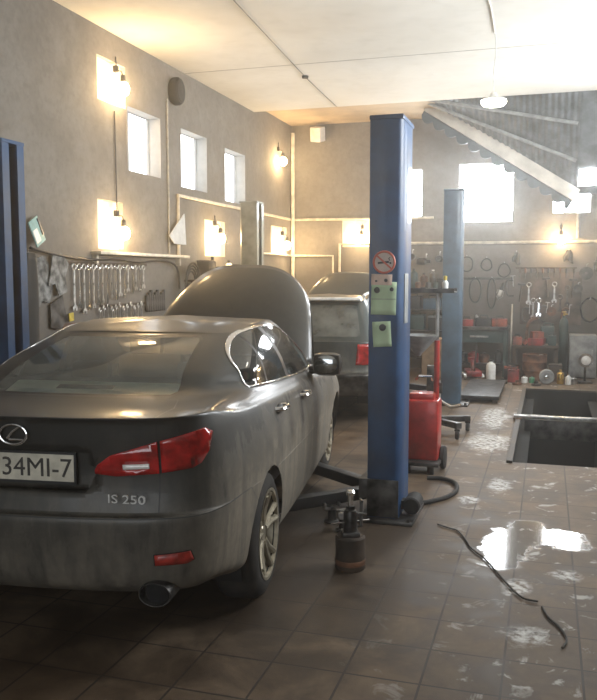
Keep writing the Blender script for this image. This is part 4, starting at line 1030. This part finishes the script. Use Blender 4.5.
# black crane legs with castors behind
t = empty('engine_crane', (-.98, 8.35, 0), 0, 'black wheeled legs of an engine crane behind the red drainer', 'engine crane')
for k, (p, q) in enumerate((((-.15, .15, .15), (.16, -.14, .13)), ((-.15, .2, .15), (.22, .35, .13)))):
    b = MB(); P, Q = Vector(p), Vector(q); d = Q-P
    b.box((P+Q)/2, (d.length, .07, .06), (0, 0, math.atan2(d.y, d.x)), .006); l_ = b.build('crane_leg', M['darksteel'], t)
    b = MB(); b.lathe([(0, -.02), (.04, -.02), (.048, -.01), (.048, .01), (.04, .02), (0, .02)], (Q.x-.02, Q.y, .048), 'X', 18); b.box((Q.x-.02, Q.y, .095), (.055, .03, .02)); b.build('castor', M['rubber'], l_)
b = MB(); b.box((-.18, .18, .42), (.08, .09, .60), None, .008); b.lathe([(.05, 0), (.05, .09), (0, .1)], (-.18, .18, 0), n=14); b.build('crane_mast', M['darksteel'], t)
b = MB(); b.tube([(-.18, .18, .40), (.05, .05, .30), (.16, .0, .33)], .018, 8); b.build('pump_lever', M['chrome'], t)
# low dark platform
t = empty('low_platform', (-.82, 11.55, 0), 0, 'low black platform lying on the floor before the workbench', 'platform')
MB().box((0, 0, .07), (.52, 1.75, .05), None, .008).build('platform_top', M['black'], t)
for x in (-.2, .2): MB().box((x, 0, .0225), (.07, 1.7, .045)).build('skid', M['wood'], t)
# pit beam
t = empty('pit_jack_beam', ((PX0+PX1)/2, 9.55, 0), 0, 'steel beam with a rail laid across the inspection pit', 'beam')
b = MB(); b.box((0, 0, .045), (PX1-PX0+.14, .10, .035), None, .004); b.build('beam_bar', M['steel'], t)
b = MB(); b.box((0, .02, -.10), (PX1-PX0-.1, .05, .22), None, .004); b.build('beam_plate', M['darksteel'], t)
for s in (1, -1): MB().box((s*((PX1-PX0)/2+.03), 0, .026), (.09, .16, .004), None).build('beam_foot', M['rust'], t)
t = empty('pit_trolley', (.32, 8.5, -1.5), 0, 'dark blue trolley standing down in the inspection pit', 'trolley')
MB().box((0, 0, 1.02), (.5, .7, .06), None, .01).build('trolley_top', M['blue_grey'], t)
for x in (-.2, .2):
    for y in (-.3, .3): MB().tube([(x, y, 0), (x, y, 1.0)], .02, 8).build('leg', M['darksteel'], t)

# ================================================================ BACK OF THE ROOM
def can(name, p, r, h, m, label, cat, group=None, cap=None):
    t = empty(name, p, 0, label, cat, group)
    MB().lathe([(r*.95, 0), (r, .01), (r, h*.72), (r*.85, h*.80), (r*.32, h*.87), (r*.30, h*.93), (0, h*.93)], n=20).build('body', M[m], t)
    MB().lathe([(r*.36, h*.92), (r*.36, h), (0, h)], n=14).build('cap', M[cap or 'black'], t); return t
def crate(name, p, s, m, label, cat, rz=0, lid=None, handle=True):
    t = empty(name, p, rz, label, cat)
    b = MB(); w_, d_, h_ = s; b.box((0, 0, h_/2), (w_, d_, h_), None, min(s)*.08); b.build('case', M[m], t)
    b = MB(); b.box((0, 0, h_+.012), (w_*1.02, d_*1.02, .03), None, .008); b.build('lid', M[lid or m], t)
    if handle:
        b = MB(); b.tube([(-w_*.25, 0, h_+.025), (-w_*.22, 0, h_+.07), (w_*.22, 0, h_+.07), (w_*.25, 0, h_+.025)], .011, 8); b.build('carry_handle', M['black'], t)
    return t
# shelf rack seen between the two columns
t = empty('shelf_rack', (-2.02, 13.95, 0), 0, 'dark open shelf rack against back wall, between the two columns', 'shelf')
for x in (-.42, .42):
    for y in (-.2, .2): MB().box((x, y, .92), (.035, .035, 1.84)).build('upright', M['darksteel'], t)
for z in (.25, .72, 1.08, 1.42): MB().box((0, 0, z), (.88, .44, .025), None, .003).build('shelf_board', M['darksteel'], t)
sh = []
can('green_bottle', (-2.24, 14.03, 1.433), .075, .36, 'darkgreen', 'tall green bottle on the top shelf of the rack', 'bottle')
can('oil_bottle', (-2.06, 14.03, 1.433), .07, .28, 'rust', 'brown oil bottle in the middle of the rack top shelf', 'bottle')
can('oil_bottle', (-1.90, 14.03, 1.433), .065, .34, 'darksteel', 'dark oil bottle with white cap on the rack top shelf', 'bottle', cap='white')
crate('parts_crate', (-1.72, 14.02, 1.433), (.2, .2, .16), 'black', 'small black crate at the right end of the rack top shelf', 'crate', handle=False)
crate('parts_crate', (-2.22, 13.95, 1.093), (.28, .34, .2), 'black', 'black crate at the left of the rack third shelf', 'crate')
crate('parts_crate', (-1.88, 13.95, 1.093), (.3, .34, .16), 'blue_grey', 'blue-grey crate at the right of the rack third shelf', 'crate')
crate('battery', (-2.18, 13.95, .733), (.32, .24, .24), 'darkgreen', 'dark green car battery on the rack second shelf', 'battery')
crate('battery', (-1.80, 13.95, .733), (.30, .24, .22), 'black', 'black car battery at the right of the rack second shelf', 'battery', lid='grey')
crate('parts_crate', (-2.02, 13.95, .263), (.6, .36, .3), 'wood', 'wide wooden crate on the bottom shelf of the rack', 'crate', handle=False)
# brown box and sack stacked at the left of the drainer
crate('cardboard_box', (-1.72, 13.2, 0), (.42, .4, .62), 'brown', 'brown cardboard box on the floor in front of the shelf rack', 'box', handle=False)
# workbench
t = empty('workbench', (-1.06, 13.86, 0), 0, 'dark steel workbench against the back wall behind the far column', 'workbench')
MB().box((0, 0, .80), (.92, .72, .05), None, .006).build('bench_top', M['darksteel'], t)
for x in (-.42, .42):
    for y in (-.3, .3): MB().box((x, y, .39), (.05, .05, .78)).build('leg', M['darkgreen'], t)
b = MB(); b.box((0, .02, .66), (.80, .6, .2), None, .006); d_ = b.build('drawer', M['darkgreen'], t); MB().box((0, -.29, .66), (.3, .02, .03), None, .004).build('drawer_handle', M['steel'], d_)
MB().box((0, 0, .20), (.84, .6, .025)).build('lower_shelf', M['darksteel'], t)
zb = .826
crate('tool_case', (-1.28, 13.72, zb), (.22, .24, .08), 'red', 'small red case at the left end of the workbench', 'case')
crate('tool_case', (-1.00, 13.75, zb), (.26, .24, .11), 'black', 'black tool case in the middle of the workbench', 'case')
crate('tool_case', (-.74, 13.74, zb), (.24, .26, .10), 'orange', 'orange-red power tool case at the right end of the workbench', 'case')
can('spray_can', (-1.14, 13.95, zb), .033, .2, 'steel', 'steel spray can at the back of the workbench', 'can', cap='red')
can('paint_tin', (-1.16, 13.72, .213), .09, .2, 'red', 'red paint tin under the workbench', 'tin')
t = empty('red_trolley_jack', (-1.12, 13.2, 0), .2, 'red trolley jack parked on the floor under the workbench', 'jack')
b = MB(); b.box((0, 0, .10), (.24, .5, .09), None, .02); b.build('jack_frame', M['red'], t)
b = MB(); b.tube([(0, -.1, .14), (0, .16, .30)], .035, 10); b.lathe([(.06, .29), (.07, .30), (.07, .33), (0, .33)], (0, .17, 0), n=18); b.build('lift_arm_saddle', M['red'], t)
for s in (1, -1):
    for y in (-.18, .18): MB().lathe([(0, -.02), (.05, -.02), (.05, .02), (0, .02)], (s*.14, y, .05), 'X', 16).build('jack_wheel', M['steel'], t)
b = MB(); b.tube([(.0, -.2, .14), (.02, -.34, .62)], .014, 8); b.build('jack_handle', M['darksteel'], t)
# lower dark table with engine parts to the right
t = empty('parts_table', (-.165, 13.96, 0), 0, 'low dark table heaped with red tools under the hanging tools', 'table')
MB().box((0, 0, .50), (.74, .6, .05), None, .006).build('table_top', M['wood'], t)
for x in (-.33, .33):
    for y in (-.25, .25): MB().box((x, y, .24), (.05, .05, .475)).build('leg', M['wood'], t)
zb = .526
crate('tool_case', (-.455, 13.8, zb), (.14, .26, .10), 'orange', 'dusty orange case at the left end of the low table', 'case', .1)
crate('tool_case', (-.14, 13.78, zb), (.24, .3, .09), 'red', 'flat red case lying in the middle of the low table', 'case', -.15, handle=False)
crate('tool_case', (-.14, 13.78, zb+.118), (.18, .2, .08), 'orange', 'small orange case stacked on the flat red case', 'case', .25, handle=False)
crate('tool_case', (.10, 13.82, zb), (.13, .24, .13), 'darkgreen', 'dark green case at the right end of the low table', 'case')
t = empty('power_drill', (-.325, 13.74, zb), 0, 'dark power drill with orange body lying on the low table', 'drill')
MB().lathe([(0, 0), (.04, .01), (.045, .10), (.03, .15), (.018, .18), (0, .18)], (0, -.08, .05), 'Y', 16).build('drill_body', M['orange'], t); MB().box((0, -.04, .03), (.035, .05, .06), None, .008).build('drill_grip', M['black'], t); MB().tube([(0, .1, .05), (0, .2, .05)], .006, 6).build('drill_bit', M['steel'], t)
# floor row before the back wall
t = empty('rusty_drum', (-.16, 13.40, 0), 0, 'rusty brown drum standing on the floor before the low table', 'drum')
b = MB(); b.lathe([(.19, 0), (.195, .01), (.19, .02), (.19, .14), (.197, .15), (.19, .16), (.19, .28), (.197, .29), (.19, .30), (.19, .40), (.196, .41), (.185, .41), (.18, .39), (0, .39)], n=32); b.build('drum_body', M['rust'], t)
MB().lathe([(.03, .39), (.03, .405), (0, .405)], (.10, 0, 0), n=12).build('bung', M['steel'], t)
t = empty('wheel_hub', (.03, 12.86, 0), 0, 'grey wheel hub with bright centre on the floor beyond the pit', 'hub')
b = MB(); b.lathe([(0, -.05), (.10, -.05), (.115, -.03), (.115, .03), (.10, .05), (0, .05)], (0, 0, .115), 'Y', 28); b.build('drum_ring', M['grey'], t)
b = MB(); b.lathe([(0, -.09), (.03, -.085), (.045, -.06), (.05, -.04), (0, -.04)], (0, 0, .115), 'Y', 20); b.build('hub_centre', M['chrome'], t)
can('brass_can', (.235, 12.95, 0), .055, .22, 'gold', 'gleaming brass oil can on the floor right of the wheel hub', 'can', cap='gold')
can('oil_can', (.35, 12.9, 0), .045, .15, 'white', 'small white can beside the brass can', 'can', cap='white')
can('oil_can', (.43, 12.98, 0), .05, .12, 'steel', 'bright steel can beside the grey metal panel', 'can', cap='steel')
crate('red_box', (-.47, 12.98, 0), (.17, .2, .17), 'red', 'small red box on the floor right of the low platform', 'box')
can('oil_can', (-.30, 12.92, 0), .05, .11, 'white', 'low white tin right of the small red box', 'tin', cap='steel')
can('oil_can', (-.19, 12.95, 0), .045, .10, 'green', 'low green tin between the white tin and the wheel hub', 'tin')
t = empty('disc_rotor', (-.98, 12.75, 0), 0, 'rusty brake disc lying on the floor behind the low platform', 'brake disc')
MB().lathe([(.06, 0), (.14, 0), (.14, .03), (.07, .03), (.065, .06), (.03, .06), (.03, .0)], n=28).build('disc_body', M['rust'], t)
can('white_canister', (-.82, 13.0, 0), .075, .34, 'white', 'white plastic canister standing by the far column', 'canister')
t = empty('metal_cabinet', (.585, 13.96, 0), 0, 'grey metal cabinet standing at right below the hose coil', 'cabinet')
MB().box((0, 0, .36), (.42, .5, .68), None, .01).build('cabinet_body', M['grey'], t)
d_ = MB().box((0, -.256, .36), (.38, .014, .62), None, .004).build('cabinet_door', M['grey'], t); MB().box((.14, -.27, .42), (.02, .02, .10), None, .004).build('door_handle', M['steel'], d_)
MB().box((0, 0, .01), (.38, .46, .02)).build('plinth', M['black'], t)
t = empty('headlamp', (.60, 13.15, 0), .15, 'round chrome headlamp on a dark stand at the right edge', 'headlamp')
b = MB(); b.lathe([(0, .06), (.06, .05), (.10, -.02), (.105, -.05)], (0, 0, .36), 'Y', 28); b.build('headlamp_shell', M['black'], t)
b = MB(); b.lathe([(.075, -.05), (.105, -.055), (.11, -.04), (.10, -.03)], (0, 0, .36), 'Y', 28); b.build('headlamp_rim', M['chrome'], t)
b = MB(); b.lathe([(0, -.065), (.05, -.06), (.078, -.048), (0, -.045)], (0, 0, .36), 'Y', 24); b.build('headlamp_lens', M['lens_white'], t)
b = MB(); b.box((0, 0, .015), (.2, .2, .03), None, .006); b.tube([(0, 0, .03), (0, 0, .28)], .02, 8); b.build('stand', M['darksteel'], t)
t = empty('gas_cylinder', (.285, 14.1, 0), 0, 'slim dark cylinder standing between low table and grey cabinet', 'cylinder')
MB().lathe([(.07, 0), (.075, .02), (.075, .85), (.06, .93), (.025, .97), (.025, 1.0), (0, 1.0)], n=24).build('cylinder_body', M['darkgreen'], t)
b = MB(); b.lathe([(.015, 1.0), (.015, 1.05), (.035, 1.055), (.035, 1.075), (0, 1.08)], n=14); b.tube([(0, 0, 1.03), (.05, -.03, 1.03)], .012, 8); b.build('valve', M['gold'], t)
t = empty('hose_coil', (.70, BY, 1.30), 0, 'coil of dark hose hanging on back wall at the right edge', 'hose')
MB().tube([(.15*math.cos(a)*(1+.05*math.sin(5*a)), -.10-.012*(k % 3), -.2+.2*math.sin(a)) for k, a in enumerate(np.linspace(0, 4*PI, 60))], .016, 6).build('coil', M['rubber'], t)
MB().tube([(0, .01, -.03), (0, -.13, -.03), (0, -.14, .0)], .010, 6).build('hook', M['steel'], t)
# tool rail and hanging tools on the back wall
one(MB().box((-1.12, BY-.019, 1.62), (1.1, .03, .04), None, .004), 'tool_rail', M['darksteel'], 'dark rail on the back wall above the workbench', 'rail')
one(MB().box((.06, BY-.016, 1.28), (1.0, .024, .9), None, .004), 'tool_board', mat('stained_board', (.13, .10, .08), .85, 0, .45, 3), 'stained wooden tool board on the back wall above low table', 'board')
YB = BY-.03
def hang(name, x, z, rz, parts, label, cat, yb=None):
    t = empty(name, (x, (yb or YB)-.035, z), 0, label, cat)
    for nm, m_, f in parts:
        b = MB(); f(b); o = b.build(nm, M[m_], t); o.rotation_euler = (0, rz, 0)
    return t
def hammer(x, z, rz, L, lb): hang('hammer', x, z, rz, [('hammer_head', 'darksteel', lambda b: b.box((0, 0, .0), (.13, .035, .038), None, .006)), ('shaft', 'wood', lambda b: b.tube([(0, 0, -.01), (0, 0, -L)], [.012, .016], 8))], lb, 'hammer')
def wrench_(x, z, rz, L, lb, m_='steel'):
    t = empty('wall_spanner', (x, YB-.02, z), 0, lb, 'spanner'); b = spanner_mb(L, .024); o = b.build('spanner_body', M[m_], t); o.rotation_euler = (0, rz, PI/2)
def clampf(x, z, lb, h=.3, m_='darksteel'):
    hang('clamp', x, z, random.uniform(-.15, .15), [('clamp_frame', m_, lambda b: b.tube([(.07, 0, 0), (.0, 0, .02), (-.04, 0, -.04), (-.04, 0, -h+.04), (0, 0, -h), (.07, 0, -h)], .014, 6, smooth=3)), ('clamp_screw', 'steel', lambda b: (b.tube([(.07, 0, -h*.4), (.07, 0, .08)], .008, 6), b.tube([(.03, 0, .08), (.11, 0, .08)], .006, 6)))], lb, 'clamp')
def pulley(x, z, lb, r=.09, m_='darksteel'):
    hang('pulley', x, z, 0, [('pulley_wheel', m_, lambda b: b.lathe([(.02, -.02), (r, -.02), (r*.85, 0), (r, .02), (.02, .02), (.02, -.02)], axis='Y', n=22)), ('pulley_hook', 'steel', lambda b: b.tube([(0, .0, r*.9), (0, 0, r*1.3), (.03, 0, r*1.5)], .008, 6))], lb, 'pulley')
hammer(-.42, 1.52, .1, .30, 'hammer hanging at the upper left of the tool board'); hammer(-.02, 1.62, -.1, .32, 'hammer hanging high in the middle of the tool board'); hammer(.42, 1.60, .05, .30, 'hammer hanging high at the right of the tool board')
wrench_(-.30, 1.55, .1, .36, 'steel spanner hanging beside the upper left hammer'); wrench_(-.22, 1.28, -.05, .34, 'bright spanner hanging low at the left of the tool board', 'chrome'); wrench_(-.13, 1.28, .08, .30, 'short bright spanner hanging right of the low bright spanner', 'chrome')
wrench_(.12, 1.56, .06, .34, 'steel spanner right of the middle hammer'); wrench_(.22, 1.34, -.1, .30, 'dark spanner low in the middle of the tool board', 'darksteel'); wrench_(.33, 1.50, .12, .34, 'oily spanner left of the right-hand hammer', 'darksteel')
clampf(-.35, 1.10, 'dark clamp hanging at the lower left of the tool board', .22); clampf(-.06, 1.14, 'dark clamp hanging low in the middle of the tool board', .24); clampf(.30, 1.10, 'rusty clamp hanging low at the right of the tool board', .24, 'rust')
pulley(.50, 1.45, 'dark pulley hanging on the tool board beside the right-hand hammer', .075); pulley(.08, 1.06, 'rusty pulley hanging low on the tool board', .08, 'rust'); pulley(.62, 1.71, 'dark pulley hanging at the top right corner of tool board', .11)
for k, (x, lb) in enumerate(((-1.5, 'dark belt loop on the rail, just right of the far column'), (-1.2, 'wide dark belt loop in the middle of the rail'), (-.92, 'dark belt loop near the right end of the rail'))):
    t = empty('drive_belt', (x, BY-.08, 1.62), 0, lb, 'belt')
    w_ = .07+.03*(k % 2); h_ = .16+.05*k
    MB().tube([(w_*math.sin(a), 0, -h_+h_*math.cos(a)) for a in np.linspace(0, 2*PI, 24, endpoint=False)], .012, 6, closed=True).build('belt', M['rubber'], t); MB().tube([(0, .04, .012), (0, -.01, .012), (0, -.02, .03)], .006, 6).build('hook', M['steel'], t)
clampf(-.635, 1.58, 'dark clamp hanging at the right end of the rail', .26); t = hang('work_light', -.765, 1.42, .3, [('light_cage', 'steel', lambda b: [b.tube([(.05*math.cos(a), .05*math.sin(a), 0), (.06*math.cos(a), .06*math.sin(a), -.1), (.0, .0, -.17)], .005, 5) for a in np.linspace(0, 2*PI, 6, endpoint=False)]), ('light_glass', 'white', lambda b: b.lathe([(0, -.14), (.035, -.1), (.035, 0), (0, 0)], n=14)), ('light_handle', 'black', lambda b: b.lathe([(.03, 0), (.024, .03), (.022, .13), (0, .13)], n=14))], 'caged white work light hanging between the rail and tool board', 'work light', BY)
t = empty('push_broom', (-.57, 14.18, 0), 0, 'broom standing upright against back wall between bench and table', 'broom')
MB().tube([(0, -.05, .1), (0, .14, 1.18)], .013, 8).build('broom_stick', M['plank'], t); MB().box((0, -.06, .08), (.05, .16, .05), None, .008).build('broom_head', M['wood'], t); MB().box((0, -.06, .03), (.045, .15, .06)).build('bristles', M['black'], t)
# more clutter: dark odds and ends on the wall, the bench shelf and the floor
def odd(name, p, rz, label, cat, f, m_, group=None):
    t = empty(name, p, rz, label, cat, group); b = MB(); f(b); b.build(name + '_body', M[m_], t); return t
for k, (x, z, r, lb) in enumerate(((-1.36, 1.98, .11, 'dark fan belt coil on the nail above the left end of the rail'), (-1.02, 1.95, .09, 'dark cable coil above the middle of the rail'), (-.72, 1.86, .10, 'dark cable coil above the right end of the rail'))):
    t = empty('cable_coil', (x, BY-.02, z), 0, lb, 'cable coil')
    MB().tube([(r*math.sin(a)*(1+.08*math.sin(3*a+k)), -.012*(j % 3), -r+r*1.15*math.cos(a)) for j, a in enumerate(np.linspace(0, 6*PI, 70))], .010, 5).build('coil', M['rubber'], t)
    MB().tube([(0, .015, .035), (0, -.03, .035), (0, -.035, .05)], .006, 6).build('nail', M['steel'], t)
NM = [('chisel', 'chisel'), ('file', 'file'), ('screwdriver', 'screwdriver')]
for k in range(10):
    x = -.46+.095*k; nm, ct = NM[k % 3]
    if abs(x-.42) < .04: x += .03
    t = empty(nm, (x, YB-.02, 1.80), 0, 'dark %s, %s from the left in the top row of the tool board' % (nm, ORD[k]), ct, 'small hand tools in the top row of the tool board')
    MB().lathe([(0, 0), (.014, .0), (.017, -.03), (.013, -.09), (0, -.09)], n=10).build('tool_handle', M[('wood', 'rust', 'black')[k % 3]], t)
    MB().tube([(0, 0, -.09), (0, 0, -.17-.02*(k % 2))], .006, 6).build('tool_blade', M['darksteel'], t)
one(MB().box((-.03, BY-.019, 1.80), (1.0, .03, .03)), 'tool_rail', M['wood'], 'thin wooden strip over the top row of the tool board', 'rail')
for k, (x, y, r, h, m_, lb) in enumerate(((-1.34, 13.80, .07, .18, 'darksteel', 'dark round tin under the workbench at its left end'), (-.98, 13.78, .08, .16, 'rust', 'rusty round tin in the middle of the bench lower shelf'), (-.76, 13.8, .06, .22, 'black', 'black round tin at the right of the bench lower shelf'))):
    can('grease_tin', (x, y, .213), r, h, m_, lb, 'tin', cap='darksteel')
for k, (x, y, lb) in enumerate(((-.62, 12.72, 'dark gear lying on the floor at the right of the low platform'), (-.40, 12.66, 'dark gear lying on the floor before the small red box'), (-.12, 12.62, 'dark gear lying on the floor just beyond the pit'))):
    odd('gear', (x, y, 0), .3*k, lb, 'gear', lambda b: (b.lathe([(.02, 0), (.06, 0), (.06, .03), (.03, .035), (.03, .07), (.018, .07), (.018, 0)], n=20), [b.box((.063*math.cos(a), .063*math.sin(a), .015), (.014, .012, .03), (0, 0, a)) for a in np.linspace(0, 2*PI, 14, endpoint=False)]), 'darksteel' if k != 1 else 'rust')
crate('battery', (-.52, 13.28, 0), (.22, .17, .18), 'black', 'black car battery on the floor left of the rusty drum', 'battery', lid='orange')
crate('parts_crate', (.16, 13.30, 0), (.20, .24, .24), 'wood', 'greasy wooden crate on the floor right of the rusty drum', 'crate', handle=False)
odd('exhaust_pipe', (-.31, 14.22, .56), 0, 'rusty bent exhaust pipe standing on the back of the low table', 'exhaust pipe', lambda b: b.tube([(0, 0, -.034), (0, 0, .2), (.05, -.02, .34), (.18, -.04, .40)], .026, 10, smooth=4), 'rust')
odd('fuel_can', (.02, 14.12, .526), .2, 'dark green fuel can at the back of the low table', 'can', lambda b: (b.box((0, 0, .15), (.22, .12, .30), None, .025), b.tube([(-.06, 0, .3), (-.05, 0, .345), (.05, 0, .345), (.06, 0, .3)], .012, 8), b.lathe([(.02, .3), (.02, .34), (0, .34)], (.085, 0, 0), n=12)), 'darkgreen')
for k, (x, z, w_, h_, m_, lb) in enumerate(((.33, 2.10, .16, .20, 'black', 'dark rag hanging above the tool board at right, below the lit bulb'), (-.52, 2.08, .13, .20, 'seat', 'dark rag hanging above the left end of the tool board'), (.80, 2.02, .14, .30, 'cloth', 'grey rag hanging at the far right of the back wall'))):
    t = empty('rag', (x, BY-.01, z), 0, lb, 'rag')
    b = MB(); b.grid(lambda u, v: Vector(((u-.5)*w_*(.35+.65*min(1, v*1.8))+.01*math.sin(7*v), -.03-.02*math.sin(PI*u)-.015*math.sin(11*u+2*v), -h_*v*(1-.15*math.sin(5*u+k)))), 14, 10)
    o = b.build('rag_cloth', M[m_], t); o.modifiers.new('t', 'SOLIDIFY').thickness = .008
    MB().tube([(0, .02, .0), (0, -.05, .0), (0, -.055, .015)], .007, 6).build('nail', M['steel'], t)
# engine parts heaped on the rack and hung over it
for k, (x, z, lb) in enumerate(((-2.30, 2.10, 'dark starter motor hanging over the left end of the shelf rack'), (-2.06, 2.02, 'dark alternator hanging over the middle of the shelf rack'), (-1.82, 2.06, 'dark pump hanging over the right end of the shelf rack'))):
    t = empty('engine_part', (x, BY-.03, z), 0, lb, 'engine part')
    MB().lathe([(0, -.16), (.05, -.16), (.06, -.14), (.06, -.02), (.045, 0), (.03, .02), (.03, .08), (0, .08)], (0, -.10, -.10), 'X' if k % 2 else 'Y', 18).build('part_case', M['darksteel'], t)
    MB().tube([(0, .02, .03), (0, -.09, .03), (0, -.10, -.03)], .008, 6).build('hook', M['steel'], t)
for k, (x, y, m_, lb) in enumerate(((-2.32, 13.84, 'black', 'black filter at the front left of the rack top shelf'), (-2.12, 13.80, 'rust', 'rusty filter at the front of the rack top shelf'), (-1.95, 13.80, 'black', 'black filter at the front middle of the rack top shelf'), (-1.82, 13.84, 'darkgreen', 'dark green filter at the front right of the rack top shelf'))):
    odd('oil_filter', (x, y-.02, 1.433), 0, lb, 'filter', lambda b: b.lathe([(.045, 0), (.05, .01), (.05, .10), (.04, .125), (0, .13)], n=18), m_)
